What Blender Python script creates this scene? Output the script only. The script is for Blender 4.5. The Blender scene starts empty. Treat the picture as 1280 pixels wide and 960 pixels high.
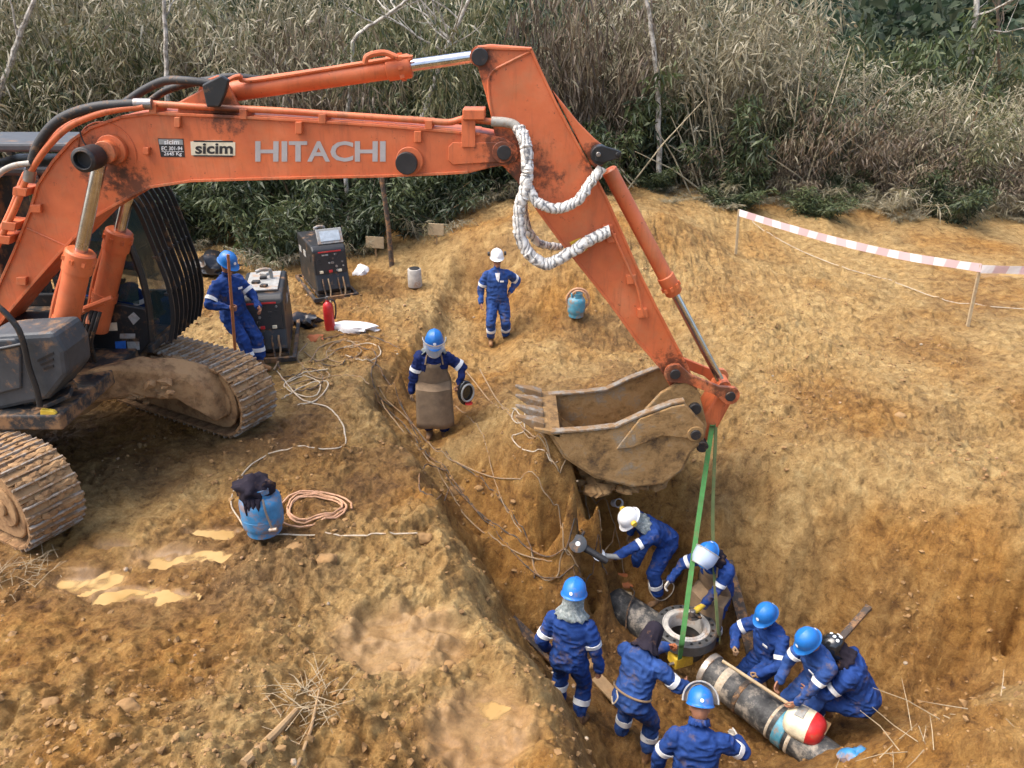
import bpy, bmesh, math, random
import numpy as np
from mathutils import Vector, Matrix, Quaternion
random.seed(7); RNG = np.random.default_rng(11)
SC = bpy.context.scene; COL = SC.collection
R = math.radians; PI = math.pi

# ------------------------------------------------------------------ camera, sky, sun, exposure
CAM_H, PITCH, FPX = 5.0, R(25), 962.0
cam_d = bpy.data.cameras.new('camera'); cam_d.sensor_width = 36; cam_d.lens = FPX / 1280 * 36
cam_d.clip_start = 0.05; cam_d.clip_end = 2000
cam = bpy.data.objects.new('camera', cam_d); COL.objects.link(cam)
cam.location = (0, 0, CAM_H); cam.rotation_euler = (R(90) - PITCH, 0, 0); SC.camera = cam
SUN_EL, SUN_AZ = R(60), R(262)          # azimuth measured clockwise from +Y: veiled sun to the left
W = bpy.data.worlds.new('World'); SC.world = W; W.use_nodes = True
wn = W.node_tree.nodes; sky = wn.new('ShaderNodeTexSky'); sky.sky_type = 'NISHITA'; sky.sun_disc = False
sky.sun_elevation = SUN_EL; sky.sun_rotation = SUN_AZ; sky.air_density = 1.0; sky.dust_density = 4.5; sky.ozone_density = 0.6
W.node_tree.links.new(sky.outputs[0], wn['Background'].inputs[0]); wn['Background'].inputs[1].default_value = 0.15
sun_d = bpy.data.lights.new('sun', 'SUN'); sun_d.energy = 1.35; sun_d.angle = R(45); sun_d.color = (1, .965, .91)
sun = bpy.data.objects.new('sun', sun_d); COL.objects.link(sun)
sv = Vector((math.sin(SUN_AZ) * math.cos(SUN_EL), math.cos(SUN_AZ) * math.cos(SUN_EL), math.sin(SUN_EL)))
sun.rotation_euler = sv.to_track_quat('Z', 'Y').to_euler()
SC.view_settings.view_transform = 'Standard'; SC.view_settings.look = 'None'
SC.view_settings.exposure = 1.36; SC.view_settings.gamma = 1
SC.cycles.max_bounces = 6; SC.cycles.transparent_max_bounces = 12

# ------------------------------------------------------------------ measuring helpers (photo pixel -> metres on a known plane)
_f = np.array([0, math.cos(PITCH), -math.sin(PITCH)]); _u = np.array([0, math.sin(PITCH), math.cos(PITCH)]); _r = np.array([1., 0, 0])
def _ray(x, y): return _f + (x - 640) / FPX * _r - (y - 480) / FPX * _u
def atz(x, y, z): d = _ray(x, y); return Vector(np.array([0, 0, CAM_H]) + (z - CAM_H) / d[2] * d)
def aty(x, y, Y): d = _ray(x, y); return Vector(np.array([0, 0, CAM_H]) + Y / d[1] * d)

# ------------------------------------------------------------------ numpy noise
def _hash(ix, iy, iz, seed):
    h = (ix.astype(np.int64) * 374761393 + iy.astype(np.int64) * 668265263 + iz.astype(np.int64) * 2147483647 + seed * 144269) & 0x7fffffff
    h = ((h ^ (h >> 13)) * 1274126177) & 0x7fffffff
    h = ((h ^ (h >> 16)) * 60493) & 0x7fffffff
    return ((h ^ (h >> 11)) & 0xffff) / 65535.0
def perlin2(x, y, seed=0):
    x = np.asarray(x, float); y = np.asarray(y, float)
    ix = np.floor(x); iy = np.floor(y); fx = x - ix; fy = y - iy; z = np.zeros_like(ix)
    def g(ox, oy):
        a = _hash(ix + ox, iy + oy, z, seed) * 2 * PI
        return np.cos(a) * (fx - ox) + np.sin(a) * (fy - oy)
    u = fx * fx * fx * (fx * (fx * 6 - 15) + 10); v = fy * fy * fy * (fy * (fy * 6 - 15) + 10)
    return (g(0, 0) * (1 - u) + g(1, 0) * u) * (1 - v) + (g(0, 1) * (1 - u) + g(1, 1) * u) * v
def fbm2(x, y, o=4, seed=0, gain=.5, lac=2.03):
    s = 0; a = 1
    for i in range(o):
        s = s + a * perlin2(x, y, seed + i * 17); x = x * lac + 3.1; y = y * lac + 1.7; a *= gain
    return s
def val3(p, seed=0):
    ip = np.floor(p); f = p - ip; f = f * f * (3 - 2 * f); s = 0
    for dx in (0, 1):
        for dy in (0, 1):
            for dz in (0, 1):
                w = (f[:, 0] if dx else 1 - f[:, 0]) * (f[:, 1] if dy else 1 - f[:, 1]) * (f[:, 2] if dz else 1 - f[:, 2])
                s = s + w * _hash(ip[:, 0] + dx, ip[:, 1] + dy, ip[:, 2] + dz, seed)
    return s * 2 - 1
def worley2(x, y, seed=0):
    ix = np.floor(x); iy = np.floor(y); d1 = np.full(np.shape(x), 9.); idv = np.zeros(np.shape(x)); z = np.zeros_like(ix)
    for ox in (-1, 0, 1):
        for oy in (-1, 0, 1):
            cx = ix + ox; cy = iy + oy
            px = cx + _hash(cx, cy, z, seed); py = cy + _hash(cx, cy, z, seed + 5)
            d = np.hypot(x - px, y - py); m = d < d1
            d1 = np.where(m, d, d1); idv = np.where(m, _hash(cx, cy, z, seed + 9), idv)
    return d1, idv
def sstep(a, b, x): t = np.clip((x - a) / (b - a), 0, 1); return t * t * (3 - 2 * t)

# ------------------------------------------------------------------ materials
def new_mat(name):
    m = bpy.data.materials.new(name); m.use_nodes = True
    return m, m.node_tree.nodes, m.node_tree.links, m.node_tree.nodes['Principled BSDF']
def ramp(n, l, fac, stops):
    r = n.new('ShaderNodeValToRGB'); l.new(fac, r.inputs[0]); e = r.color_ramp.elements
    while len(e) < len(stops): e.new(.5)
    for k, (p, c) in enumerate(stops): e[k].position = p; e[k].color = (*c, 1)
    return r.outputs[0]
def tnoise(n, l, scale, detail=6, rough=.6, vec=None, dist=0):
    t = n.new('ShaderNodeTexNoise'); t.inputs['Scale'].default_value = scale; t.inputs['Detail'].default_value = detail
    t.inputs['Roughness'].default_value = rough; t.inputs['Distortion'].default_value = dist
    if vec is None:
        tc = n.get('TC') or n.new('ShaderNodeTexCoord'); tc.name = 'TC'; vec = tc.outputs['Object']
    l.new(vec, t.inputs['Vector']); return t.outputs['Fac']
def mixc(n, l, fac, a, b, mode='MIX'):
    m = n.new('ShaderNodeMix'); m.data_type = 'RGBA'; m.blend_type = mode
    for sock, v in ((m.inputs[0], fac), (m.inputs[6], a), (m.inputs[7], b)):
        if isinstance(v, (int, float)): sock.default_value = v
        elif isinstance(v, tuple): sock.default_value = (*v, 1)
        else: l.new(v, sock)
    return m.outputs[2]
def bump(n, l, h, strength, dist, base=None):
    b = n.new('ShaderNodeBump'); b.inputs['Strength'].default_value = strength; b.inputs['Distance'].default_value = dist
    l.new(h, b.inputs['Height'])
    if base is not None: l.new(base, b.inputs['Normal'])
    return b.outputs[0]
MUD = (.30, .155, .062)
def surf(name, col, rough=.6, metal=0, dirt=.3, dirt_col=MUD, dscale=4, var=.25, bmp=.15, bscale=60, spec=.5, coat=0):
    """everyday worn surface: slight colour drift, splashes of dried mud, fine relief"""
    m, n, l, b = new_mat(name)
    v = tnoise(n, l, dscale * 2.3, 5, .65)
    dark = tuple(c * (1 - var) for c in col); lite = tuple(min(1, c * (1 + var * .7)) for c in col)
    c = ramp(n, l, v, [(.3, dark), (.7, lite)])
    rr = rough
    if dirt > 0:
        d1 = tnoise(n, l, dscale, 9, .72)
        fac = ramp(n, l, d1, [(.62 - dirt * .35, (0, 0, 0)), (.70 - dirt * .25, (1, 1, 1))])
        mm = n.new('ShaderNodeMath'); mm.operation = 'MULTIPLY'; l.new(fac, mm.inputs[0]); mm.inputs[1].default_value = min(1, .35 + dirt)
        c = mixc(n, l, mm.outputs[0], c, dirt_col)
        rm = n.new('ShaderNodeMapRange'); l.new(mm.outputs[0], rm.inputs[0]); rm.inputs[3].default_value = rough; rm.inputs[4].default_value = .9
        l.new(rm.outputs[0], b.inputs['Roughness'])
    else: b.inputs['Roughness'].default_value = rough
    l.new(c, b.inputs['Base Color']); b.inputs['Metallic'].default_value = metal
    b.inputs['Specular IOR Level'].default_value = spec; b.inputs['Coat Weight'].default_value = coat
    if bmp: l.new(bump(n, l, tnoise(n, l, bscale, 4, .6), bmp, .01), b.inputs['Normal'])
    return m
M = {}

# ------------------------------------------------------------------ objects
def tag(o, label=None, cat=None, group=None, kind=None):
    if label: o['label'] = label
    if cat: o['category'] = cat
    if group: o['group'] = group
    if kind: o['kind'] = kind
    return o
def thing(name, label, cat, loc=(0, 0, 0), rz=0, group=None):
    o = bpy.data.objects.new(name, None); COL.objects.link(o); o.location = loc; o.rotation_euler = (0, 0, rz); o.empty_display_size = .2
    return tag(o, label, cat, group)
def world_loc(o):
    m = Matrix.Identity(4)
    while o is not None: m = o.matrix_basis @ m; o = o.parent
    return m
def link_mesh(name, me, parent=None, mat=None):
    o = bpy.data.objects.new(name, me); COL.objects.link(o); o.parent = parent
    return o
class MB:
    """collects simple solids, then links them as ONE mesh object"""
    def __init__(s): s.v = []; s.f = []; s.mi = []; s.cur = 0
    def add(s, vs, fs):
        b = len(s.v); s.v += [tuple(p) for p in vs]; s.f += [tuple(i + b for i in f) for f in fs]; s.mi += [s.cur] * len(fs); return s
    def box(s, c, size, rot=None):
        hx, hy, hz = size[0] / 2, size[1] / 2, size[2] / 2
        vs = [Vector((x, y, z)) for x in (-hx, hx) for y in (-hy, hy) for z in (-hz, hz)]
        if rot is not None: vs = [rot @ p for p in vs]
        c = Vector(c)
        return s.add([p + c for p in vs], [(0, 1, 3, 2), (4, 6, 7, 5), (0, 4, 5, 1), (2, 3, 7, 6), (0, 2, 6, 4), (1, 5, 7, 3)])
    def beam(s, a, b, w, h, up=(0, 0, 1)):
        a = Vector(a); b = Vector(b); d = (b - a).normalized(); x = d.cross(Vector(up)).normalized(); z = x.cross(d)
        vs = []
        for p in (a, b):
            for i, j in ((-1, -1), (1, -1), (1, 1), (-1, 1)): vs.append(p + x * i * w / 2 + z * j * h / 2)
        return s.add(vs, [(3, 2, 1, 0), (4, 5, 6, 7), (0, 1, 5, 4), (1, 2, 6, 5), (2, 3, 7, 6), (3, 0, 4, 7)])
    def tube(s, pts, r, n=8, caps=True):
        pts = [Vector(p) for p in pts]; rs = r if isinstance(r, (list, tuple)) else [r] * len(pts)
        vs = []; fs = []; prev = None
        for i, p in enumerate(pts):
            d = (pts[min(i + 1, len(pts) - 1)] - pts[max(i - 1, 0)])
            d = d.normalized() if d.length > 1e-9 else Vector((0, 0, 1))
            if prev is None: x = d.orthogonal().normalized()
            else:
                x = prev - d * prev.dot(d); x = x.normalized() if x.length > 1e-6 else d.orthogonal().normalized()
            prev = x; y = d.cross(x)
            for k in range(n):
                a = 2 * PI * k / n; vs.append(p + (x * math.cos(a) + y * math.sin(a)) * rs[i])
        for i in range(len(pts) - 1):
            for k in range(n): fs.append((i * n + k, i * n + (k + 1) % n, (i + 1) * n + (k + 1) % n, (i + 1) * n + k))
        if caps: fs += [tuple(range(n))[::-1], tuple((len(pts) - 1) * n + k for k in range(n))]
        return s.add(vs, fs)
    def cyl(s, a, b, r, r2=None, n=20): return s.tube([a, b], [r, r if r2 is None else r2], n)
    def lathe(s, prof, n=24, c=(0, 0, 0), rot=None):
        vs = []; fs = []; m = len(prof); c = Vector(c)
        for k in range(n):
            a = 2 * PI * k / n
            for (r, z) in prof:
                p = Vector((r * math.cos(a), r * math.sin(a), z)); vs.append((rot @ p if rot is not None else p) + c)
        for k in range(n):
            for j in range(m - 1): fs.append((k * m + j, ((k + 1) % n) * m + j, ((k + 1) % n) * m + j + 1, k * m + j + 1))
        return s.add(vs, fs)
    def prism(s, poly, a, b):
        """poly: list of 3-D points; a,b: offset vectors of the two caps"""
        a = Vector(a); b = Vector(b); k = len(poly); P = [Vector(p) for p in poly]
        return s.add([p + a for p in P] + [p + b for p in P],
            [tuple(range(k)), tuple(range(2 * k - 1, k - 1, -1))] + [(i, i + k, (i + 1) % k + k, (i + 1) % k) for i in range(k)])
    def ribbon(s, pts, a, b, th):
        """bent plate following pts, between side offsets a and b, thickness th (in-plane, outward left)"""
        P = [Vector(p) for p in pts]; a = Vector(a); b = Vector(b); ax = (b - a).normalized(); vs = []; fs = []
        for i, p in enumerate(P):
            d = (P[min(i + 1, len(P) - 1)] - P[max(i - 1, 0)]).normalized(); nrm = d.cross(ax)
            vs += [p + a, p + b, p + b + nrm * th, p + a + nrm * th]
        for i in range(len(P) - 1):
            for k in range(4): fs.append((i * 4 + k, i * 4 + (k + 1) % 4, i * 4 + 4 + (k + 1) % 4, i * 4 + 4 + k))
        e = len(P) * 4 - 4; fs += [(3, 2, 1, 0), (e, e + 1, e + 2, e + 3)]
        return s.add(vs, fs)
    def ico(s, c, r, sub=1, jit=0., sq=(1, 1, 1), rot=None, rng=random):
        vs, fs = ICO[sub]; c = Vector(c); out = []
        for p in vs:
            k = r * (1 + rng.uniform(-jit, jit)); q = Vector((p[0] * sq[0] * k, p[1] * sq[1] * k, p[2] * sq[2] * k))
            out.append((rot @ q if rot is not None else q) + c)
        return s.add(out, fs)
    def build(s, name, mats, parent=None, smooth=False, local=False, bevel=0, angle=40, seg=2):
        me = bpy.data.meshes.new(name); vs = s.v
        if parent is not None and not local:
            inv = world_loc(parent).inverted(); vs = [inv @ Vector(p) for p in vs]
        me.from_pydata([tuple(p) for p in vs], [], s.f)
        bm = bmesh.new(); bm.from_mesh(me); bmesh.ops.recalc_face_normals(bm, faces=bm.faces); bm.to_mesh(me); bm.free()
        mats = mats if isinstance(mats, (list, tuple)) else [mats]
        for m in mats: me.materials.append(M[m] if isinstance(m, str) else m)
        if len(mats) > 1: me.polygons.foreach_set('material_index', s.mi)
        o = link_mesh(name, me, parent)
        if smooth:
            me.polygons.foreach_set('use_smooth', [True] * len(me.polygons))
            if angle < 180: me.set_sharp_from_angle(angle=R(angle))
        if bevel:
            b = o.modifiers.new('bevel', 'BEVEL'); b.width = bevel; b.segments = seg; b.limit_method = 'ANGLE'; b.angle_limit = R(35)
        return o
ICO = {}
for sub in (1, 2, 3):
    bm = bmesh.new(); bmesh.ops.create_icosphere(bm, subdivisions=sub, radius=1)
    ICO[sub] = ([tuple(v.co) for v in bm.verts], [tuple(v.index for v in f.verts) for f in bm.faces]); bm.free()
def spline(pts, k=8):
    """Catmull-Rom through the points"""
    P = [Vector(p) for p in pts]; P = [P[0] * 2 - P[1]] + P + [P[-1] * 2 - P[-2]]; out = []
    for i in range(1, len(P) - 2):
        a, b, c, d = P[i - 1:i + 3]
        for j in range(k):
            t = j / k; out.append(.5 * (2 * b + (c - a) * t + (2 * a - 5 * b + 4 * c - d) * t * t + (3 * b - a - 3 * c + d) * t ** 3))
    out.append(P[-2]); return out
def text_mesh(body, size, extrude=0.0, spacing=1.0, bold=0.0):
    cu = bpy.data.curves.new('lettering', 'FONT'); cu.body = body; cu.size = size; cu.extrude = extrude; cu.offset = bold; cu.space_character = spacing
    cu.align_x = 'CENTER'; cu.align_y = 'CENTER'; cu.resolution_u = 3
    o = bpy.data.objects.new('lettering', cu); COL.objects.link(o)
    dg = bpy.context.evaluated_depsgraph_get(); me = bpy.data.meshes.new_from_object(o.evaluated_get(dg))
    bpy.data.objects.remove(o); return me
# ------------------------------------------------------------------ the ground: plateau, spoil heaps, trench and far slope as one sheet
GP = []
def gp(*lst):
    for x, y, z in lst: p = atz(x, y, z); GP.append((p.x, p.y, z))
gp((0, 760, .05), (0, 880, .3), (60, 930, .42), (150, 880, .28), (300, 930, .36), (60, 800, .15), (400, 900, .18), (330, 760, .05), (200, 700, -.02), (120, 735, -.03),
   (300, 680, 0), (400, 650, .04), (480, 640, .04), (420, 760, 0), (500, 800, -.04), (560, 760, .04), (500, 920, .08), (600, 920, .0), (700, 955, .08), (240, 800, .1),
   (450, 490, .04), (500, 560, .06), (545, 630, .06), (470, 520, .05), (560, 720, .05), (640, 850, .02), (720, 958, .02),
   (100, 600, -.06), (200, 560, -.12), (250, 530, -.1), (350, 560, 0), (420, 480, .05), (330, 460, .08), (300, 420, .1), (450, 430, .08), (420, 380, .1), (540, 330, .25), (480, 350, .1), (380, 330, .1),
   # the slope strewn with cables and the ridge before the bucket
   (552, 562, -.42), (568, 610, -.72), (588, 680, -1.1), (612, 730, -1.35), (600, 600, -.5), (640, 640, -.55), (630, 690, -.95), (630, 560, -.1), (660, 600, -.1), (690, 550, .38), (640, 506, .22), (660, 520, .32), (720, 605, .1),
   (745, 640, -.35), (680, 690, -.85), (700, 720, -1.4), (640, 760, -1.4), (660, 800, -1.65), (690, 860, -1.75), (735, 895, -1.78), (760, 920, -1.9), (820, 945, -2.1), (735, 775, -2.0), (740, 830, -2.0),
   (790, 745, -1.95), (840, 740, -2.15), (890, 790, -2.4), (930, 760, -2.1), (850, 850, -2.6), (930, 900, -2.75), (900, 950, -2.35), (800, 800, -2.2), (772, 728, -2.0),
   # right bank
   (905, 560, -.45), (950, 570, -.3), (1000, 585, -.28), (1100, 605, -.25), (1200, 625, -.22), (1280, 645, -.2), (930, 640, -1.0), (1000, 640, -.72), (1100, 660, -.66), (1200, 690, -.66), (1280, 710, -.62), (1000, 690, -1.15), (1100, 720, -1.15), (1200, 755, -1.2), (1280, 790, -1.35), (1100, 780, -1.7),
   (1180, 850, -2.15), (1250, 835, -2.0), (1010, 770, -2.0), (1060, 810, -2.2), (1110, 890, -2.4), (1080, 930, -2.3),
   (1122, 922, -1.35), (1160, 902, -.85), (1200, 884, -.55), (1280, 860, -.35), (1200, 930, -.45), (1280, 940, -.25), (1150, 955, -.85),
   # behind: apron man, standing man, bowl behind the bucket, heaps
   (540, 548, -.55), (500, 470, .06), (565, 500, -.52), (545, 500, -.5), (600, 460, -.5), (572, 450, -.45), (620, 430, -.48), (590, 400, -.42), (600, 372, -.25), (660, 470, -.22), (680, 430, -.12), (720, 396, 0), (760, 440, -.4), (800, 430, -.4), (700, 470, -.15),
   (540, 360, .14), (510, 400, .1), (600, 302, .75), (560, 322, .5), (640, 294, .95), (700, 300, 1.0), (640, 345, .35), (700, 340, .55), (830, 268, 1.3), (800, 290, 1.05), (850, 320, .65), (800, 350, .4), (880, 292, .7), (760, 312, .9), (840, 400, .0), (760, 370, .2),
   (900, 400, .12), (900, 480, .02), (920, 320, .12), (1000, 400, .05), (1100, 450, 0), (1212, 410, 0), (1000, 500, -.02), (1000, 545, -.14), (1150, 560, -.1), (1280, 590, -.06), (1150, 510, .04), (1280, 520, .04), (1280, 400, 0), (1280, 300, 0), (1100, 280, .25), (1000, 270, .5), (1280, 258, .15), (1100, 262, .55), (1200, 262, .4))
GP += [(0, 2.2, .45), (-3, 2.3, .6), (-6, 3, .55), (2, 2.2, .2), (1.35, 3., .0), (3.2, 3.2, -.6), (6, 3, -.3), (-6, 9, -.1), (-8, 8, -.05), (-6, 12, .08), (-10, 15, .2), (-12, 5, .2), (-10, 9, 0),
       (.45, 6.2, -1.75), (.8, 5.2, -1.95), (1.3, 4.3, -2.1), (2.2, 4.5, -2.2), (1.9, 3.5, -1.0),
       (1.5, 8.8, -.22), (1., 9.4, -.2), (2.2, 9.3, -.35), (2.75, 8.5, -.9), (1.3, 8.25, -1.25), (1.9, 8.25, -1.2), (1.2, 7.95, -1.95), (.75, 8.3, -.05),
       (-16, 21, .7), (-8, 20, .5), (-2, 21, .8), (4, 23, .9), (12, 26, .5), (20, 26, .3), (30, 40, -1), (-20, 32, 1.2), (0, 40, -.5), (15, 15, 0), (15, 8, 0), (10, 5, 0), (18, 2, 0), (-16, 0, .5), (0, -6, .6), (12, -6, .3), (8, 1, .1), (-40, 60, 0), (40, 70, -3), (0, 80, -3), (40, 0, 0), (-40, 0, .5)]
for q_, z_ in ((atz(742, 738, -2.12), -2.4), (atz(782, 766, -2.12), -2.45), (atz(822, 794, -2.12), -2.6), (atz(857, 787, -2.1), -2.65), (atz(884, 836, -2.22), -2.7), (atz(960, 890, -2.3), -2.75)): GP.append((q_.x, q_.y, z_))
_E = [Vector(q) for q in (tuple(atz(556, 350, .1))[:2], tuple(atz(540, 395, .06))[:2], tuple(atz(505, 440, .05))[:2], (-2.29, 10.44), (-1.46, 8.75), (-.94, 7.62), (-.36, 5.9), (.16, 4.76), (.62, 3.9), (1.05, 3.2))]; _F = [-.2, -.4, -.48, -.5, -.62, -1.12, -1.72, -1.95, -2.05, -1.6]
for k_ in range(len(_E) - 1):
    d_ = (_E[k_ + 1] - _E[k_]); L_ = d_.length; d_ = d_ / L_; nr_ = Vector((-d_.y, d_.x)); nr_ = nr_ if nr_.x > 0 else -nr_; m_ = max(2, int(L_ / .38))
    for i_ in range(m_):
        t_ = i_ / m_; p_ = _E[k_].lerp(_E[k_ + 1], t_) + nr_ * .05 * math.sin(k_ * 3 + i_ * 2.1); fl_ = _F[k_] + (_F[k_ + 1] - _F[k_]) * t_
        for o_, z_ in ((-.3, .04 - .06 * (k_ > 5)), (-.04, .06 - .1 * (k_ > 5)), (.26, max(-.46, fl_)), (.55, max(-.98, fl_))): q_ = p_ + nr_ * o_; GP.append((q_.x, q_.y, z_))
GPA = np.array(GP)
_xy = GPA[:, :2]; _n = len(_xy)
_K = np.sqrt(((_xy[:, None] - _xy[None]) ** 2).sum(-1) + .03 ** 2)
_A = np.zeros((_n + 3, _n + 3)); _A[:_n, :_n] = _K; _A[:_n, :_n] += np.eye(_n) * -.004; _A[:_n, _n] = 1; _A[:_n, _n + 1:] = _xy; _A[_n, :_n] = 1; _A[_n + 1:, :_n] = _xy.T
_w = np.linalg.solve(_A, np.r_[GPA[:, 2], 0, 0, 0])
def base_h(x, y):
    x = np.asarray(x, np.float32).ravel(); y = np.asarray(y, np.float32).ravel(); out = np.empty(len(x))
    K = _w[:_n].astype(np.float32); X = _xy.astype(np.float32)
    for a in range(0, len(x), 20000):
        xa = x[a:a + 20000]; ya = y[a:a + 20000]; s = np.zeros(len(xa), np.float32)
        for k in range(_n):
            dx = xa - X[k, 0]; dy = ya - X[k, 1]; dx *= dx; dy *= dy; dx += dy; dx += np.float32(.0009); np.sqrt(dx, out=dx); dx *= K[k]; s += dx
        out[a:a + 20000] = s + _w[_n] + _w[_n + 1] * xa + _w[_n + 2] * ya
    return out
# puddles: (pixel, water level offset, radii, depth); carved into the sheet
PUD = []
for px, py, rx, ry, dep in ((225, 694, .50, .17, .07), (110, 724, .36, .2, .07), (160, 742, .36, .13, .07), (268, 664, .34, .09, .05), (145, 679, .24, .09, .05), (215, 748, .2, .1, .05), (505, 800, .55, .42, .10), (598, 915, .42, .42, .09), (1255, 343, .8, .3, .08)):
    p = atz(px, py, 0); PUD.append((p.x, p.y, rx, ry, dep))
def rough_amt(x, y):
    """how churned the soil is: heaps and walls rough, walked ground smoother"""
    a = .75 + .5 * fbm2(x * .35, y * .35, 3, 91)
    heap = np.exp(-(((x + 2.5) / 4.5) ** 2 + ((y - 3.2) / 1.6) ** 2))
    return np.clip(a + heap * .35, .3, 1.4)
def ground_h(x, y, fine=True):
    x = np.asarray(x, float).ravel(); y = np.asarray(y, float).ravel()
    # warp so that banks are ragged
    wx = x + .07 * fbm2(x * 1.3, y * 1.3, 3, 5) + .05 * perlin2(x * 5, y * 5, 8); wy = y + .07 * fbm2(x * 1.3 + 9, y * 1.3, 3, 6) + .05 * perlin2(x * 5 + 4, y * 5, 9)
    h = base_h(wx, wy)
    near = 1 - sstep(30, 60, y)
    ra = rough_amt(x, y)
    h += near * (.085 * fbm2(x * .9, y * .9, 3, 21) * ra)
    # excavation marks: grooves running down the banks
    wall = sstep(-.25, -.7, h) * sstep(-2.3, -1.7, h)
    h += wall * .05 * np.tanh(3 * fbm2((x * .8 + y * .6) * 1.1, (x * .6 - y * .8) * 1.0, 4, 55))
    if fine:
        vx = x + .18 * perlin2(x * 1.9, y * 1.9, 33); vy = y + .18 * perlin2(x * 1.9 + 7, y * 1.9, 34); fd = sstep(20, 12, y); fd2 = sstep(30, 18, y); t4 = fbm2(x * 17, y * 17, 3, 47, .7)
        t = fbm2(vx * 1.5, vy * 1.5, 4, 31, .55); t2 = fbm2(vx * 4.2, vy * 4.2, 3, 37, .6); t3 = fbm2(x * 11, y * 11, 2, 41)
        h += near * ra * (.030 * np.tanh(4 * t) + .05 * t + .045 * (.35 - np.abs(t2)) * 1.5 + .024 * np.tanh(6 * t2) + .036 * t3 * fd2 + .034 * (np.abs(t4) - .2) * fd2)
        d, i = worley2(vx * 3.1 + .5 * t2, vy * 3.1 + .5 * t3, 3); cl = np.clip(1 - d * 1.5, 0, 1) * (i > .5) * i
        d2, i2 = worley2(vx * 8.5 + .35 * t3, vy * 8.5 + .3 * t2, 13); cl2 = np.clip(1 - d2 * 1.4, 0, 1) * (i2 > .35) * i2
        patch = sstep(-.2, .25, fbm2(x * .7, y * .7, 3, 71))
        h += near * ra * fd * (.3 + .7 * patch) * (.07 * np.sqrt(cl) + .05 * np.sqrt(cl2))
    for cx, cy, rx, ry, dep in PUD:
        q = ((x - cx) / rx) ** 2 + ((y - cy) / ry) ** 2 + 1.5 * fbm2(x * 2.0 + cx, y * 3.4, 3, 77)
        w = 1 - sstep(.35, 1.5, q)
        if np.any(w > 0):
            lv = float(base_h([cx], [cy])[0]); h = h * (1 - w) + w * (lv - dep + .35 * (h - lv) + .02 * perlin2(x * 4, y * 4, 12))
    # ruts left by the tracks in front of the machine
    return h
def axis(a, b, fa, fb, step, grow, lo, hi):
    s = list(np.arange(fa, fb, step)); d = step
    while s[-1] < hi: d *= grow; s.append(s[-1] + d)
    d = step; pre = []
    p = fa
    while p > lo: d *= grow; p -= d; pre.append(p)
    return np.array(pre[::-1] + s)
gx = axis(0, 0, -6.0, 6.6, .024, 1.03, -90, 90); gy = axis(0, 0, 3.4, 10.2, .024, 1.013, -8, 120)
GXX, GYY = np.meshgrid(gx, gy); hx, hy = GXX.ravel(), GYY.ravel(); HZ = ground_h(hx, hy)
nx, ny = len(gx), len(gy); HZ2 = HZ.reshape(ny, nx)
def gzs(x, y):
    """height of the built sheet (bilinear)"""
    x = np.asarray(x, float); y = np.asarray(y, float); i = np.clip(np.searchsorted(gx, x) - 1, 0, nx - 2); j = np.clip(np.searchsorted(gy, y) - 1, 0, ny - 2)
    u = (x - gx[i]) / (gx[i + 1] - gx[i]); v = (y - gy[j]) / (gy[j + 1] - gy[j]); Z = HZ2
    return (Z[j, i] * (1 - u) + Z[j, i + 1] * u) * (1 - v) + (Z[j + 1, i] * (1 - u) + Z[j + 1, i + 1] * u) * v
def gz(x, y, fine=False): return float(gzs(x, y))
def on_ground(px, py, z0=0.0):
    """point of the sheet seen at a pixel: march along the sight line"""
    d = _ray(px, py); d = d / np.linalg.norm(d); t = np.arange(3.5, 60, .02); P = np.array([0, 0, CAM_H]) + t[:, None] * d; k = np.argmax(P[:, 2] < gzs(P[:, 0], P[:, 1])); return Vector(P[k])
me = bpy.data.meshes.new('ground'); me.vertices.add(nx * ny); me.vertices.foreach_set('co', np.c_[hx, hy, HZ].ravel())
ii = np.arange(nx * ny).reshape(ny, nx); q = np.stack([ii[:-1, :-1], ii[:-1, 1:], ii[1:, 1:], ii[1:, :-1]], -1).reshape(-1, 4)
me.loops.add(q.size); me.polygons.add(len(q)); me.loops.foreach_set('vertex_index', q.ravel().astype(np.int32)); me.polygons.foreach_set('loop_start', np.arange(len(q), dtype=np.int32) * 4)
me.polygons.foreach_set('use_smooth', np.ones(len(q), bool)); me.update(calc_edges=True)
# soil kinds: red = pale dry topsoil, green = orange subsoil, blue = wet dark mud
bh = base_h(hx, hy)
n1 = fbm2(hx * .45, hy * .45, 5, 101); n2 = fbm2(hx * .8 + 5, hy * .8, 5, 111); n3 = fbm2(hx * .6, hy * .6 + 7, 5, 121)
cut = sstep(-.1, -.8, bh); right = sstep(1.5, 4, hx)
dry = np.clip(.40 + 1.6 * n1 + .28 * right * (1 - cut) - .5 * cut + .12 * sstep(10, 12, hy), 0, 1)
org = np.clip(.52 + 1.2 * n2 + .4 * cut - .2 * right, 0, 1)
def blob(px, py, rx, ry): p = atz(px, py, 0); return np.exp(-(((hx - p.x) / rx) ** 2 + ((hy - p.y) / ry) ** 2))
wet = np.clip(-.05 + .9 * n3 + .6 * blob(190, 690, 1.6, .9) + .6 * blob(180, 560, 1.8, 1.2) + .4 * blob(380, 540, 1.0, .7) + .45 * blob(480, 600, .5, 1.2) + .45 * sstep(-1.2, -2.2, bh) - .5 * blob(150, 900, 3.5, 1.0) - .25 * right * (1 - cut) + .5 * blob(780, 430, 1.2, 2) * (hy > 9), 0, 1)
slick = np.zeros(len(hx))
for cx, cy, rx, ry, dep in PUD: slick = np.maximum(slick, 1 - sstep(.6, 1.8, ((hx - cx) / rx) ** 2 + ((hy - cy) / ry) ** 2 + .5 * n2))
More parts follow.
